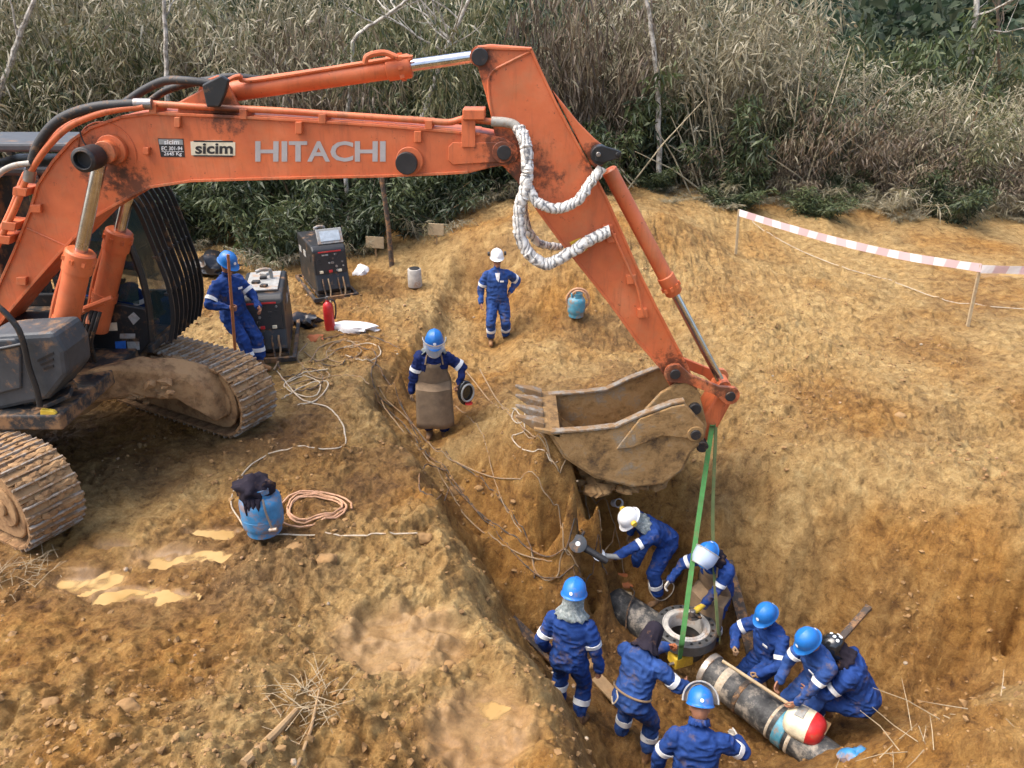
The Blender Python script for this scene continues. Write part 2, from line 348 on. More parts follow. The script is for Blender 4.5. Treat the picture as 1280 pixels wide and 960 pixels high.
ca = me.color_attributes.new('soil', 'FLOAT_COLOR', 'POINT'); ca.data.foreach_set('color', np.c_[dry, org, wet, slick].ravel().astype(np.float32))
m, n, l, b = new_mat('soil'); at = n.new('ShaderNodeAttribute'); at.attribute_name = 'soil'
sp = n.new('ShaderNodeSeparateColor'); l.new(at.outputs['Color'], sp.inputs[0])
fine = tnoise(n, l, 6, 12, .74, None, .4); grain = tnoise(n, l, 38, 8, .78)
base = ramp(n, l, fine, [(.34, (0.122, 0.05759, 0.01571)), (.46, (0.2846, 0.147, 0.04083)), (.55, (0.3863, 0.2135, 0.0644)), (.67, (0.5082, 0.3128, 0.1084))])
dryc = ramp(n, l, fine, [(.33, (0.1931, 0.1072, 0.03612)), (.44, (0.3863, 0.2383, 0.08638)), (.53, (0.4981, 0.3228, 0.1257)), (.65, (0.6099, 0.427, 0.1845))])
orgc = ramp(n, l, fine, [(.34, (0.1423, 0.05759, 0.01099)), (.46, (0.3558, 0.1668, 0.03456)), (.56, (0.4574, 0.2304, 0.0534)), (.68, (0.5591, 0.3128, 0.08485))])
wetc = ramp(n, l, fine, [(.36, (0.06099, 0.0278, 0.008638)), (.48, (0.1575, 0.07745, 0.02434)), (.58, (0.2236, 0.1172, 0.03927)), (.7, (0.3151, 0.1788, 0.06675))])
c = mixc(n, l, sp.outputs[1], base, orgc); c = mixc(n, l, sp.outputs[0], c, dryc); c = mixc(n, l, sp.outputs[2], c, wetc)
sl = n.new('ShaderNodeMath'); sl.operation = 'MULTIPLY'; l.new(at.outputs['Alpha'], sl.inputs[0]); sl.inputs[1].default_value = .8
c = mixc(n, l, sl.outputs[0], c, (.185, .108, .045))
gv = ramp(n, l, grain, [(.25, (.45, .42, .40)), (.5, (1, 1, 1)), (.72, (1.4, 1.4, 1.38))])
c = mixc(n, l, .7, c, mixc(n, l, 1.0, c, gv, 'MULTIPLY'))
vo = n.new('ShaderNodeTexVoronoi'); vo.inputs['Scale'].default_value = 26; l.new(n['TC'].outputs['Object'], vo.inputs['Vector'])
peb = ramp(n, l, vo.outputs['Distance'], [(.0, (1, 1, 1)), (.22, (0, 0, 0))])
sepc = n.new('ShaderNodeSeparateColor'); l.new(vo.outputs['Color'], sepc.inputs[0])
pk = n.new('ShaderNodeMath'); pk.operation = 'GREATER_THAN'; l.new(sepc.outputs[0], pk.inputs[0]); pk.inputs[1].default_value = .82
pm = n.new('ShaderNodeMath'); pm.operation = 'MULTIPLY'; l.new(peb, pm.inputs[0]); l.new(pk.outputs[0], pm.inputs[1])
pmm = n.new('ShaderNodeMath'); pmm.operation = 'MULTIPLY'; l.new(pm.outputs[0], pmm.inputs[0]); pmm.inputs[1].default_value = .6
c = mixc(n, l, pmm.outputs[0], c, (.46, .34, .21))
l.new(c, b.inputs['Base Color'])
rg = n.new('ShaderNodeMapRange'); l.new(at.outputs['Alpha'], rg.inputs[0]); rg.inputs[3].default_value = .85; rg.inputs[4].default_value = .6
rw = n.new('ShaderNodeMath'); rw.operation = 'MULTIPLY_ADD'; l.new(sp.outputs[2], rw.inputs[0]); rw.inputs[1].default_value = -.3; l.new(rg.outputs[0], rw.inputs[2]); rw.use_clamp = True
l.new(rw.outputs[0], b.inputs['Roughness']); b.inputs['Specular IOR Level'].default_value = .35
inv = n.new('ShaderNodeMapRange'); l.new(at.outputs['Alpha'], inv.inputs[0]); inv.inputs[3].default_value = 1.0; inv.inputs[4].default_value = .12
b1 = n.new('ShaderNodeBump'); l.new(fine, b1.inputs['Height']); l.new(inv.outputs[0], b1.inputs['Strength']); b1.inputs['Distance'].default_value = .15
b2 = n.new('ShaderNodeBump'); l.new(grain, b2.inputs['Height']); l.new(inv.outputs[0], b2.inputs['Strength']); b2.inputs['Distance'].default_value = .04; l.new(b1.outputs[0], b2.inputs['Normal'])
b3 = n.new('ShaderNodeBump'); l.new(pm.outputs[0], b3.inputs['Height']); b3.inputs['Strength'].default_value = .6; b3.inputs['Distance'].default_value = .015; l.new(b2.outputs[0], b3.inputs['Normal'])
l.new(b3.outputs[0], b.inputs['Normal'])
M['soil'] = m; me.materials.append(m)
ground = link_mesh('ground', me); tag(ground, 'churned ochre clay of the clearing with the trench cut into it', kind='structure')
# puddle water, clearing towards its shore
m, n, l, b = new_mat('muddy_water'); b.inputs['Roughness'].default_value = .12; b.inputs['Specular IOR Level'].default_value = .5
l.new(ramp(n, l, tnoise(n, l, 2.5, 3), [(.35, (.36, .225, .085)), (.7, (.46, .31, .135))]), b.inputs['Base Color']); at = n.new('ShaderNodeAttribute'); at.attribute_name = 'depth'; l.new(ramp(n, l, at.outputs['Fac'], [(.0, (0, 0, 0)), (.06, (.4, .4, .4)), (.24, (1, 1, 1))]), b.inputs['Alpha']); M['water'] = m
for k, (cx, cy, rx, ry, dep) in enumerate(PUD):
    lv = float(base_h([cx], [cy])[0]) - dep + (.02 if k not in (6, 7) else -.012); na, nb = int(rx * 3 / .025), int(ry * 3 / .025); X, Y = np.meshgrid(np.linspace(cx - rx * 1.5, cx + rx * 1.5, na), np.linspace(cy - ry * 1.5, cy + ry * 1.5, nb)); dd = lv - gzs(X.ravel(), Y.ravel()); ii = np.arange(na * nb).reshape(nb, na); F = np.stack([ii[:-1, :-1], ii[:-1, 1:], ii[1:, 1:], ii[1:, :-1]], -1).reshape(-1, 4); el = ((X.ravel() - cx) / rx) ** 2 + ((Y.ravel() - cy) / ry) ** 2; F = F[(dd[F] > -.004).any(1) & (el[F] < 2.1).all(1) & (dd[F] < .09).all(1)]
    me = bpy.data.meshes.new('puddle'); me.from_pydata(np.c_[X.ravel(), Y.ravel(), np.full(na * nb, lv)].tolist(), [], F.tolist()); aa = me.attributes.new('depth', 'FLOAT', 'POINT'); aa.data.foreach_set('value', np.clip(dd / .05, 0, 1).astype(np.float32)); me.materials.append(m)
    bm = bmesh.new(); bm.from_mesh(me); bmesh.ops.delete(bm, geom=[v for v in bm.verts if not v.link_faces], context='VERTS'); bm.to_mesh(me); bm.free()
    if len(me.polygons): tag(link_mesh('puddle', me), kind='structure')
# ------------------------------------------------------------------ materials for machines and clothes
def orange_paint(name, wear):
    m, n, l, b = new_mat(name)
    c = ramp(n, l, tnoise(n, l, 1.6, 6, .65), [(.3, (.47, .105, .034)), (.55, (.60, .145, .048)), (.75, (.66, .19, .075))])
    tc = n['TC']; mp = n.new('ShaderNodeMapping'); l.new(tc.outputs['Object'], mp.inputs[0]); mp.inputs['Scale'].default_value = (9, 9, 1.1)
    st = ramp(n, l, tnoise(n, l, 1.0, 8, .75, mp.outputs[0]), [(.52, (0, 0, 0)), (.72, (1, 1, 1))])
    c = mixc(n, l, mul(n, l, st, .5 * wear), c, (.20, .062, .028))
    ch = ramp(n, l, tnoise(n, l, 14, 10, .8), [(.625, (0, 0, 0)), (.66, (1, 1, 1))])
    c = mixc(n, l, mul(n, l, ch, .8 * wear), c, (.085, .035, .022))
    du = ramp(n, l, tnoise(n, l, 2.2, 10, .72), [(.5, (0, 0, 0)), (.75, (1, 1, 1))])
    c = mixc(n, l, mul(n, l, du, .5 * wear), c, (.36, .19, .09))
    gn = tnoise(n, l, 9, 8, .75)
    for px, py, rad in ((628, 190, .42), (128, 205, .5), (598, 76, .3), (660, 225, .55), (846, 470, .5), (745, 200, .3), (280, 140, .35), (165, 235, .4), (905, 482, .3)):
        p = aty(px, py, 8.45) - Vector((-6.08, 8.9, -.05)); vd = n.new('ShaderNodeVectorMath'); vd.operation = 'DISTANCE'; l.new(tc.outputs['Object'], vd.inputs[0]); vd.inputs[1].default_value = p
        mr = n.new('ShaderNodeMapRange'); l.new(vd.outputs['Value'], mr.inputs[0]); mr.inputs[1].default_value = rad; mr.inputs[2].default_value = .05; mr.inputs[3].default_value = 0; mr.inputs[4].default_value = .36
        ad = n.new('ShaderNodeMath'); ad.operation = 'ADD'; l.new(mr.outputs[0], ad.inputs[0]); l.new(gn, ad.inputs[1]); fc = ramp(n, l, ad.outputs[0], [(.64, (0, 0, 0)), (.8, (1, 1, 1))]); c = mixc(n, l, mul(n, l, fc, .8), c, (.045, .02, .012))
    l.new(c, b.inputs['Base Color']); l.new(ramp(n, l, tnoise(n, l, 6, 6), [(.3, (.38,) * 3), (.7, (.62,) * 3)]), b.inputs['Roughness'])
    l.new(bump(n, l, tnoise(n, l, 9, 6, .6), .12, .02), b.inputs['Normal']); M[name] = m
def mul(n, l, a, k):
    x = n.new('ShaderNodeMath'); x.operation = 'MULTIPLY'; l.new(a, x.inputs[0]); x.inputs[1].default_value = k; return x.outputs[0]
orange_paint('orange', 1.0); orange_paint('orange_dirty', 1.7)
for k, a in dict(
    black_paint=dict(col=(.016, .017, .018), rough=.45, dirt=.18, dscale=3), grey_plastic=dict(col=(.045, .05, .055), rough=.55, dirt=.22), dark_plate=dict(col=(.02, .021, .022), rough=.6, dirt=.4),
    chrome=dict(col=(.55, .55, .56), rough=.22, metal=1, dirt=.05, bmp=.02), steel=dict(col=(.30, .28, .26), rough=.4, metal=.8, dirt=.2), dark_steel=dict(col=(.035, .034, .034), rough=.5, metal=.4, dirt=.2),
    track_edge=dict(col=(.36, .31, .25), rough=.6, metal=.2, dirt=.55, dirt_col=(.22, .125, .055), dscale=9), tooth_steel=dict(col=(.27, .24, .195), rough=.6, metal=.15, dirt=.6, dirt_col=(.24, .14, .06), dscale=7), worn_steel=dict(col=(.42, .38, .33), rough=.45, metal=.6, dirt=.35), muddy_steel=dict(col=(.15, .13, .105), rough=.75, dirt=.8, dirt_col=(.20, .112, .046), dscale=3, bmp=.4, bscale=25), mud_cake=dict(col=(.22, .118, .05), rough=.9, dirt=.6, dirt_col=(.34, .2, .09), dscale=5, var=.5, bmp=.9, bscale=18),
    rubber=dict(col=(.018, .018, .018), rough=.6, dirt=.2, dscale=12), grey_hose=dict(col=(.36, .34, .29), rough=.6, dirt=.3, dscale=10), cream=dict(col=(.70, .62, .44), rough=.5, dirt=.1), grey_letter=dict(col=(.40, .37, .35), rough=.5, dirt=.05, var=.1),
    white_paint=dict(col=(.78, .77, .74), rough=.4, dirt=.1), ink=dict(col=(.022, .02, .02), rough=.5, dirt=0), yellow=dict(col=(.66, .44, .04), rough=.5, dirt=.25), red=dict(col=(.50, .025, .025), rough=.35, dirt=.15), blue_label=dict(col=(.03, .14, .5), rough=.4, dirt=.1),
    coverall=dict(col=(.016, .048, .19), rough=.85, dirt=.2, dirt_col=(.16, .11, .07), dscale=5, var=.35, bmp=.35, bscale=40, spec=.2), coverall_faded=dict(col=(.026, .066, .215), rough=.88, dirt=.24, dirt_col=(.17, .12, .075), dscale=4, var=.35, bmp=.35, bscale=40, spec=.2), coverall_dark=dict(col=(.009, .019, .085), rough=.85, dirt=.2, dirt_col=(.12, .08, .05), dscale=5, var=.35, bmp=.35, bscale=40, spec=.2),
    reflective=dict(col=(.74, .75, .74), rough=.5, dirt=.08, bmp=.05), skin=dict(col=(.30, .135, .075), rough=.6, dirt=0, var=.2, bmp=.1), boot=dict(col=(.10, .055, .028), rough=.75, dirt=.55, bmp=.3), glove=dict(col=(.28, .17, .09), rough=.85, dirt=.3), white_glove=dict(col=(.55, .50, .42), rough=.9, dirt=.3),
    helmet_blue=dict(col=(.014, .15, .47), rough=.42, dirt=.16, var=.08, bmp=.02), helmet_white=dict(col=(.78, .78, .76), rough=.42, dirt=.12, var=.05, bmp=.02), helmet_black=dict(col=(.012, .014, .016), rough=.18, dirt=.06, bmp=.02, coat=.3), hood_cloth=dict(col=(.022, .018, .026), rough=.95, dirt=.15, bmp=.4, bscale=50, spec=.15),
    camo_cloth=dict(col=(.19, .22, .215), rough=.9, dirt=.35, dirt_col=(.42, .44, .41), dscale=16, var=.5), leather=dict(col=(.215, .145, .083), rough=.85, dirt=.35, dirt_col=(.13, .09, .055), dscale=3, bmp=.3), orange_leather=dict(col=(.40, .12, .04), rough=.85, dirt=.25), wood=dict(col=(.33, .21, .10), rough=.8, dirt=.25, bmp=.3), wood_orange=dict(col=(.36, .13, .045), rough=.6, dirt=.15), pale_wood=dict(col=(.42, .32, .19), rough=.8, dirt=.25),
    tank_blue=dict(col=(.035, .20, .40), rough=.45, dirt=.38, dscale=5), tank_teal=dict(col=(.06, .24, .33), rough=.5, dirt=.38, dscale=6), concrete=dict(col=(.45, .43, .39), rough=.9, dirt=.3), sack=dict(col=(.70, .68, .66), rough=.8, dirt=.2, bmp=.3), plastic_black=dict(col=(.013, .013, .015), rough=.3, dirt=.15, bmp=.4, bscale=22), sling_green=dict(col=(.05, .18, .045), rough=.85, dirt=.28, dirt_col=(.12, .13, .05), dscale=7), sling_olive=dict(col=(.12, .15, .05), rough=.85, dirt=.25),
    rope=dict(col=(.46, .39, .29), rough=.9, dirt=.3, dscale=14), hose_orange=dict(col=(.52, .29, .17), rough=.6, dirt=.35, dscale=14), cable_tan=dict(col=(.27, .195, .115), rough=.8, dirt=.4, dscale=12), cable_dark=dict(col=(.055, .042, .032), rough=.7, dirt=.4, dscale=12), twig=dict(col=(.36, .28, .17), rough=.9, dirt=.2), stone=dict(col=(.33, .27, .19), rough=.85, dirt=.5, dscale=8, var=.4, bmp=.4, bscale=20), flange_grey=dict(col=(.085, .085, .083), rough=.5, metal=.3, dirt=.12), clod=dict(col=(.23, .128, .047), rough=.92, dirt=.45, dirt_col=(.31, .185, .075), dscale=3, var=.5, bmp=.7, bscale=22),
    panel_grey=dict(col=(.30, .30, .28), rough=.6, dirt=.3, dscale=6), screen=dict(col=(.44, .50, .54), rough=.25, dirt=.05), tape_white=dict(col=(.75, .70, .68), rough=.5, dirt=.1), tape_pink=dict(col=(.62, .35, .36), rough=.5, dirt=.1)).items(): M[k] = surf(k, **a)
def glassy(name, col, alpha, rough=.08):
    m, n, l, b = new_mat(name); b.inputs['Base Color'].default_value = (*col, 1); b.inputs['Roughness'].default_value = rough; b.inputs['Alpha'].default_value = alpha; M[name] = m
glassy('clear_shield', (.62, .72, .86), .62); glassy('cab_glass', (.03, .055, .05), .55); glassy('mesh_shield', (.5, .5, .48), .45, .5)
def pipe_mat():
    m, n, l, b = new_mat('pipe_coat')
    a = tnoise(n, l, 4.5, 9, .72); c = ramp(n, l, a, [(.40, (.015, .016, .017)), (.51, (.055, .055, .053)), (.60, (.24, .21, .17)), (.72, (.42, .36, .27))])
    l.new(c, b.inputs['Base Color']); b.inputs['Roughness'].default_value = .6; l.new(bump(n, l, a, .4, .03), b.inputs['Normal']); M['pipe_coat'] = m
    m, n, l, b = new_mat('hose_wrap'); w = n.new('ShaderNodeTexWave'); w.inputs['Scale'].default_value = 5; w.inputs['Distortion'].default_value = 16; w.inputs['Detail'].default_value = 4; tc = n.new('ShaderNodeTexCoord'); tc.name = 'TC'; l.new(tc.outputs['Object'], w.inputs['Vector'])
    c = ramp(n, l, w.outputs['Fac'], [(.04, (.20, .20, .20)), (.14, (.50, .48, .43)), (.4, (.68, .65, .58)), (.9, (.76, .74, .68))])
    l.new(c, b.inputs['Base Color']); b.inputs['Roughness'].default_value = .6; l.new(bump(n, l, w.outputs['Fac'], .35, .02), b.inputs['Normal']); M['hose_wrap'] = m
pipe_mat()

m, n, l, b = new_mat('bucket_mud'); a_ = tnoise(n, l, 2.6, 12, .75); l.new(ramp(n, l, a_, [(.36, (.075, .042, .018)), (.46, (.27, .152, .052)), (.54, (.35, .205, .078)), (.60, (.27, .19, .105)), (.66, (.30, .24, .17)), (.72, (.40, .33, .24))]), b.inputs['Base Color']); b.inputs['Roughness'].default_value = .8; l.new(bump(n, l, a_, .8, .06), b.inputs['Normal']); M['bucket_mud'] = m
# ------------------------------------------------------------------ the excavator
EX = thing('excavator', 'large muddy orange crawler excavator with its arm reaching over the trench', 'excavator', (-6.08, 8.9, -.05))
YB0, YB1 = 8.42, 8.98                                   # the two faces of the boom
def px2(pts, Y): return [aty(x, y, Y) for x, y in pts]
def plate(name, pts, y0, y1, mat, parent=EX, bevel=.012):
    P = px2(pts, y0); mb = MB(); mb.prism(P, (0, 0, 0), (0, y1 - y0, 0)); return mb.build(name, mat, parent, bevel=bevel)
boom_top = [(-45, 440), (-12, 375), (16, 312), (35, 264), (45, 230), (64, 201), (88, 174), (112, 158), (149, 145), (186, 140), (260, 143), (340, 147), (470, 155), (552, 162), (600, 166)]
boom_nose = [(630, 172), (645, 181), (649, 191), (645, 201), (634, 207), (616, 209)]
boom_bot = [(585, 217), (555, 219), (480, 222), (340, 225), (239, 228), (186, 236), (165, 246), (120, 272), (84, 308), (45, 352), (11, 392), (-25, 440)]
boom = plate('boom', boom_top + boom_nose + boom_bot, YB0 + .025, YB1 - .025, 'orange')
for seg, th in ((boom_top, -.028), (boom_bot, -.028)):
    mb = MB(); mb.ribbon(px2(seg, YB0), (0, 0, 0), (0, YB1 - YB0, 0), th); mb.build('flange_plate', 'orange_dirty', boom, bevel=.004)
# weld line across the boom leg, doubler plates, bosses
def disc_on(px, py, Y, r, depth, mat, name, parent, n=28, bevel=.006):
    c = aty(px, py, Y); mb = MB(); mb.cyl((c.x, Y + .01, c.z), (c.x, Y - depth, c.z), r, n=n); return mb.build(name, mat, parent, smooth=True, bevel=bevel)
mb = MB(); mb.tube(px2([(33, 285), (84, 308)], YB0 + .02), .008, 6); mb.build('weld_seam', 'orange_dirty', boom)
mb = MB(); c = aty(133, 190, YB0)
for r0 in (.30,): mb.tube([(c.x + r0 * math.cos(a), YB0 + .022, c.z + r0 * math.sin(a)) for a in np.linspace(R(-20), R(195), 28)], .009, 6)
mb.build('weld_seam', 'orange', boom, smooth=True)
disc_on(141, 187, YB0, .155, .05, 'orange', 'pin_boss', boom); disc_on(139, 188, YB0, .115, .16, 'orange_dirty', 'pin_boss', boom); 
c = aty(130, 192, YB0); mb = MB(); mb.lathe([(0, -.14), (.125, -.14), (.125, .12), (.085, .14), (.085, .06), (0, .06)], 26, (c.x, YB0 - .32, c.z), Matrix.Rotation(R(90), 3, 'X')); mb.build('cylinder_eye', 'dark_steel', boom, smooth=True, bevel=.008)
plate('doubler_plate', [(566, 178), (632, 178), (645, 190), (632, 202), (566, 206), (560, 200), (560, 184)], YB0 + .0, YB0 + .026, 'orange', boom, .006)
disc_on(628, 190, YB0, .11, .03, 'orange', 'pin_boss', boom); disc_on(630, 190, YB0, .075, .06, 'dark_steel', 'pivot_pin', boom)
disc_on(512, 201, YB0, .145, .02, 'orange', 'pin_boss', boom); disc_on(509, 203, YB0, .115, .09, 'dark_steel', 'rubber_stop', boom)
for x, y, w, h in ((221, 153, 7, 13), (373, 160, 8, 15), (522, 171, 9, 14), (182, 189, 7, 9), (44, 261, 13, 10), (26, 352, 12, 10)):
    plate('lug', [(x - w / 2, y - h / 2), (x + w / 2, y - h / 2), (x + w / 2, y + h / 2), (x - w / 2, y + h / 2)], YB0 - .03, YB0 + .03, 'orange_dirty', boom, .006)
plate('pipe_bracket', [(577, 145), (594, 145), (594, 184), (577, 184)], YB0 - .02, YB0 + .02, 'orange_dirty', boom, .004)
plate('pipe_clamp', [(578, 137), (606, 137), (606, 150), (578, 150)], YB0 - .06, YB0 + .3, 'orange_dirty', boom, .01)
# stick
YS0, YS1 = 8.5, 8.9
stick_pts = [(592, 66), (597, 58), (612, 56), (665, 60), (674, 81), (696, 128), (724, 181), (740, 210), (759, 246), (799, 337), (820, 380), (859, 455), (872, 486), (868, 504), (855, 506), (843, 492), (824, 460), (795, 427), (761, 380), (727, 337), (702, 306), (674, 268), (646, 227), (626, 205), (613, 143), (607, 118)]
stick = plate('stick', stick_pts, YS0 + .02, YS1 - .02, 'orange', EX)
for seg in ([(597, 58), (665, 60)], [(665, 60), (674, 81), (696, 128), (724, 181), (740, 210), (759, 246), (799, 337), (820, 380), (857, 452)], [(843, 492), (824, 460), (795, 427), (761, 380), (727, 337), (702, 306), (674, 268), (646, 227)]):
    mb = MB(); mb.ribbon(px2(seg, YS0), (0, 0, 0), (0, YS1 - YS0, 0), -.026); mb.build('flange_plate', 'orange', stick, bevel=.004)
mb = MB(); mb.tube(spline(px2([(664, 64), (640, 76), (618, 88), (611, 100), (612, 125), (616, 150)], YS0 + .02), 5), .016, 6); mb.build('weld_seam', 'orange_dirty', stick, smooth=True)
for y0 in (YS0 + .03, YS1 - .08): plate('ear_plate', [(690, 112), (724, 154), (743, 173), (756, 184), (760, 196), (748, 214), (738, 205), (720, 170)], y0, y0 + .05, 'orange', stick)
disc_on(600, 71, YS0, .085, .07, 'dark_steel', 'pivot_pin', stick)
c = aty(749, 192, YS0); disc_on(749, 192, YS0, .10, .12, 'black_paint', 'pivot_pin', stick)
mb = MB(); mb.prism(px2([(745, 183), (752, 182), (770, 187), (777, 190), (776, 197), (768, 200), (753, 204), (744, 202)], YS0 - .14), (0, 0, 0), (0, .05, 0)); mb.build('link_plate', 'black_paint', stick, bevel=.01)
disc_on(748, 193, YS0 - .15, .025, .012, 'steel', 'bolt', stick); disc_on(772, 193, YS0 - .15, .022, .012, 'dark_steel', 'bolt', stick)
for x, y in ((789, 350), (803, 392), (764, 298), (760, 287)):
    plate('lug', [(x - 6, y - 5), (x + 6, y - 6), (x + 7, y + 5), (x - 5, y + 6)], YS0 - .035, YS0 + .03, 'orange_dirty', stick, .006)
mb = MB(); mb.tube(spline(px2([(764, 288), (790, 345), (797, 362), (801, 380), (804, 395)], YS0 - .035), 5), .014, 8); mb.build('grease_pipe', 'orange_dirty', stick, smooth=True)
plate('warning_sticker', [(712, 303), (726, 297), (735, 312), (721, 319)], YS0 + .014, YS0 + .03, 'yellow', stick, 0)
mb = MB(); mb.ribbon(px2([(718, 311), (722, 302), (728, 311), (718, 311)], YS0 + .010), (0, 0, 0), (0, .01, 0), .006); mb.build('warning_mark', 'ink', stick)
def cylinder(name, a, b, frac, r, rr, parent=EX, mat='orange', collar=True):
    a = Vector(a); b = Vector(b); c = a.lerp(b, frac); d = (b - a).normalized()
    mb = MB(); mb.tube([a, a + d * .02, c - d * .26, c - d * .25, c - d * .02, c], [r * .75, r, r, r * 1.16, r * 1.16, r * 1.0], 24); o = mb.build(name, mat, parent, smooth=True)
    mb = MB(); mb.cyl(c - d * .02, b, rr, n=20); mb.build('rod', 'chrome', o, smooth=True)
    if collar:
        for k in range(8):
            x = d.orthogonal().normalized(); q = Quaternion(d, 2 * PI * k / 8); p = c - d * .1 + (q @ x) * r * 1.16; mb = MB(); mb.box(p, (.035, .035, .05), d.to_track_quat('Z', 'Y').to_matrix()); mb.build('gland_bolt', mat, o)
    return o
a, b = aty(268, 117, 8.7), aty(600, 70, 8.7); ac = cylinder('arm_cylinder', a, b, .745, .105, .062)
for p0, r0 in ((b, .1), (a, .12)): mb = MB(); mb.cyl(p0 - Vector((0, .14, 0)), p0 + Vector((0, .14, 0)), r0, n=24); mb.build('cylinder_eye', 'orange_dirty', ac, smooth=True)
for y0 in (8.5, 8.86): plate('cylinder_bracket', [(222, 128), (252, 112), (256, 100), (272, 94), (284, 104), (300, 134), (300, 142), (222, 142)], y0, y0 + .05, 'orange_dirty', boom)
plate('link_plate', [(252, 106), (276, 94), (286, 100), (282, 116), (274, 134), (258, 134)], 8.36, 8.42, 'black_paint', boom, .015)
mb = MB(); mb.tube(spline([aty(286, 100, 8.55), aty(300, 95, 8.55), aty(320, 100, 8.6), aty(500, 72, 8.62), aty(506, 78, 8.62)], 6), .022, 8); mb.tube(spline([aty(456, 80, 8.5), aty(460, 70, 8.5), aty(480, 66, 8.55), aty(497, 72, 8.55)], 5), .03, 8); mb.build('oil_pipe', 'orange', ac, smooth=True)
a, b = aty(752, 195, 8.7), aty(903, 480, 8.7); bc = cylinder('bucket_cylinder', a + (b - a) * .05, b, .55, .088, .05)
mb = MB(); mb.cyl(b - Vector((0, .12, 0)), b + Vector((0, .12, 0)), .085, n=20); mb.build('cylinder_eye', 'orange_dirty', bc, smooth=True)
for Y in (8.24, 9.16):
    a, b = (aty(76, 446, 8.3), aty(130, 193, 8.3)); a.y = b.y = Y
    o = cylinder('boom_cylinder', a, b, .56, .135, .068); mb = MB(); d = (b - a).normalized(); p = a.lerp(b, .53); s = -.16
    mb.tube(spline([p + Vector((s, 0, .02)), p + Vector((s * 1.15, 0, -.1)), a.lerp(b, .3) + Vector((s * 1.1, 0, 0)), a.lerp(b, .12) + Vector((s, 0, 0))], 5), .03, 8); mb.build('oil_pipe', 'orange_dirty', o, smooth=True)
    mb = MB(); mb.tube([a.lerp(b, .2) - d * .05, a.lerp(b, .2) + d * .05], .15, 24); mb.build('clamp_band', 'orange_dirty', o, smooth=True)
# bucket linkage
for y0 in (8.4, 8.94):
    A, B = aty(838, 455, 8.7), aty(905, 482, 8.7); mb = MB(); d = (B - A).normalized(); nrm = Vector((-d.z, 0, d.x)); pts = []
    for k in range(9): an = PI / 2 + PI * k / 8; pts.append(A + d * .125 * math.cos(an) + nrm * .125 * math.sin(an))
    pts += [A + d * .18 - nrm * .06, B - d * .18 - nrm * .06]
    for k in range(9): an = -PI / 2 + PI * k / 8; pts.append(B + d * .12 * math.cos(an) + nrm * .12 * math.sin(an))
    pts += [B - d * .18 + nrm * .06, A + d * .18 + nrm * .06]
    for p in pts: p.y = y0
    mb.prism(pts, (0, 0, 0), (0, .06, 0)); lk = mb.build('idler_link', 'orange_dirty', EX, bevel=.008)
    for P in (A, B): mb = MB(); mb.cyl((P.x, y0 - .025, P.z), (P.x, y0 + .08, P.z), .062, n=20); mb.build('pin_head', 'dark_steel', lk, smooth=True, bevel=.006)
A, B = aty(905, 482, 8.7), aty(872, 540, 8.7); mb = MB(); mb.beam(A, B, .4, .13, (0, 1, 0)) if False else None
d = (B - A).normalized(); nrm = Vector((-d.z, 0, d.x)); pts = [A + nrm * .11, A - nrm * .11, B - nrm * .13, B + nrm * .13]
mb = MB(); mb.prism([Vector((p.x, 8.5, p.z)) for p in pts], (0, 0, 0), (0, .4, 0)); mb.build('bucket_link', 'orange_dirty', EX, bevel=.03)
# bucket
YK0, YK1 = 8.15, 9.25
side = [(690, 543), (735, 540), (770, 536), (800, 522), (840, 507), (856, 504), (880, 531), (882, 545), (872, 556), (862, 566), (851, 588), (830, 604), (792, 608), (746, 597), (708, 572)]
bk = None
for y0 in (YK0, YK1 - .05):
    P = px2(side, YK0); mb = MB(); mb.prism([Vector((p.x, y0, p.z)) for p in P], (0, 0, 0), (0, .05, 0))
    o = mb.build('bucket' if bk is None else 'side_plate', 'bucket_mud', EX if bk is None else bk, bevel=.01)
    if bk is None: bk = o
mb = MB(); P = px2([(690, 543), (708, 572), (746, 597), (792, 608), (830, 604), (851, 588), (862, 566), (872, 556)], YK0); mb.ribbon([Vector((p.x, 0, p.z)) for p in P], (0, YK0 + .05, 0), (0, YK1 - .05, 0), -.045); mb.build('shell', 'bucket_mud', bk, bevel=.006)
mb = MB(); mb.ribbon(px2([(688, 540), (735, 537), (770, 533), (800, 519), (840, 504), (856, 501)], YK0 - .02), (0, 0, 0), (0, .1, 0), -.03); mb.build('rim_plate', 'tooth_steel', bk, bevel=.006)
mb = MB(); mb.ribbon(px2([(688, 540), (735, 537), (770, 533), (800, 519), (840, 504), (856, 501)], YK0 - .02), (0, 1.03, 0), (0, 1.13, 0), -.03); mb.build('rim_plate', 'tooth_steel', bk, bevel=.006)
plate('wear_plate', [(800, 524), (840, 509), (856, 506), (880, 532), (880, 546), (858, 548), (828, 545), (790, 560), (770, 562)], YK0 - .035, YK0, 'bucket_mud', bk)
lip = aty(690, 543, YK0); mb = MB(); mb.prism([Vector((lip.x - .22, 0, lip.z + .08)), Vector((lip.x + .1, 0, lip.z + .03)), Vector((lip.x + .1, 0, lip.z - .05)), Vector((lip.x - .22, 0, lip.z + .05))], (0, YK0, 0), (0, YK1, 0)); mb.build('cutting_edge', 'bucket_mud', bk, bevel=.006)
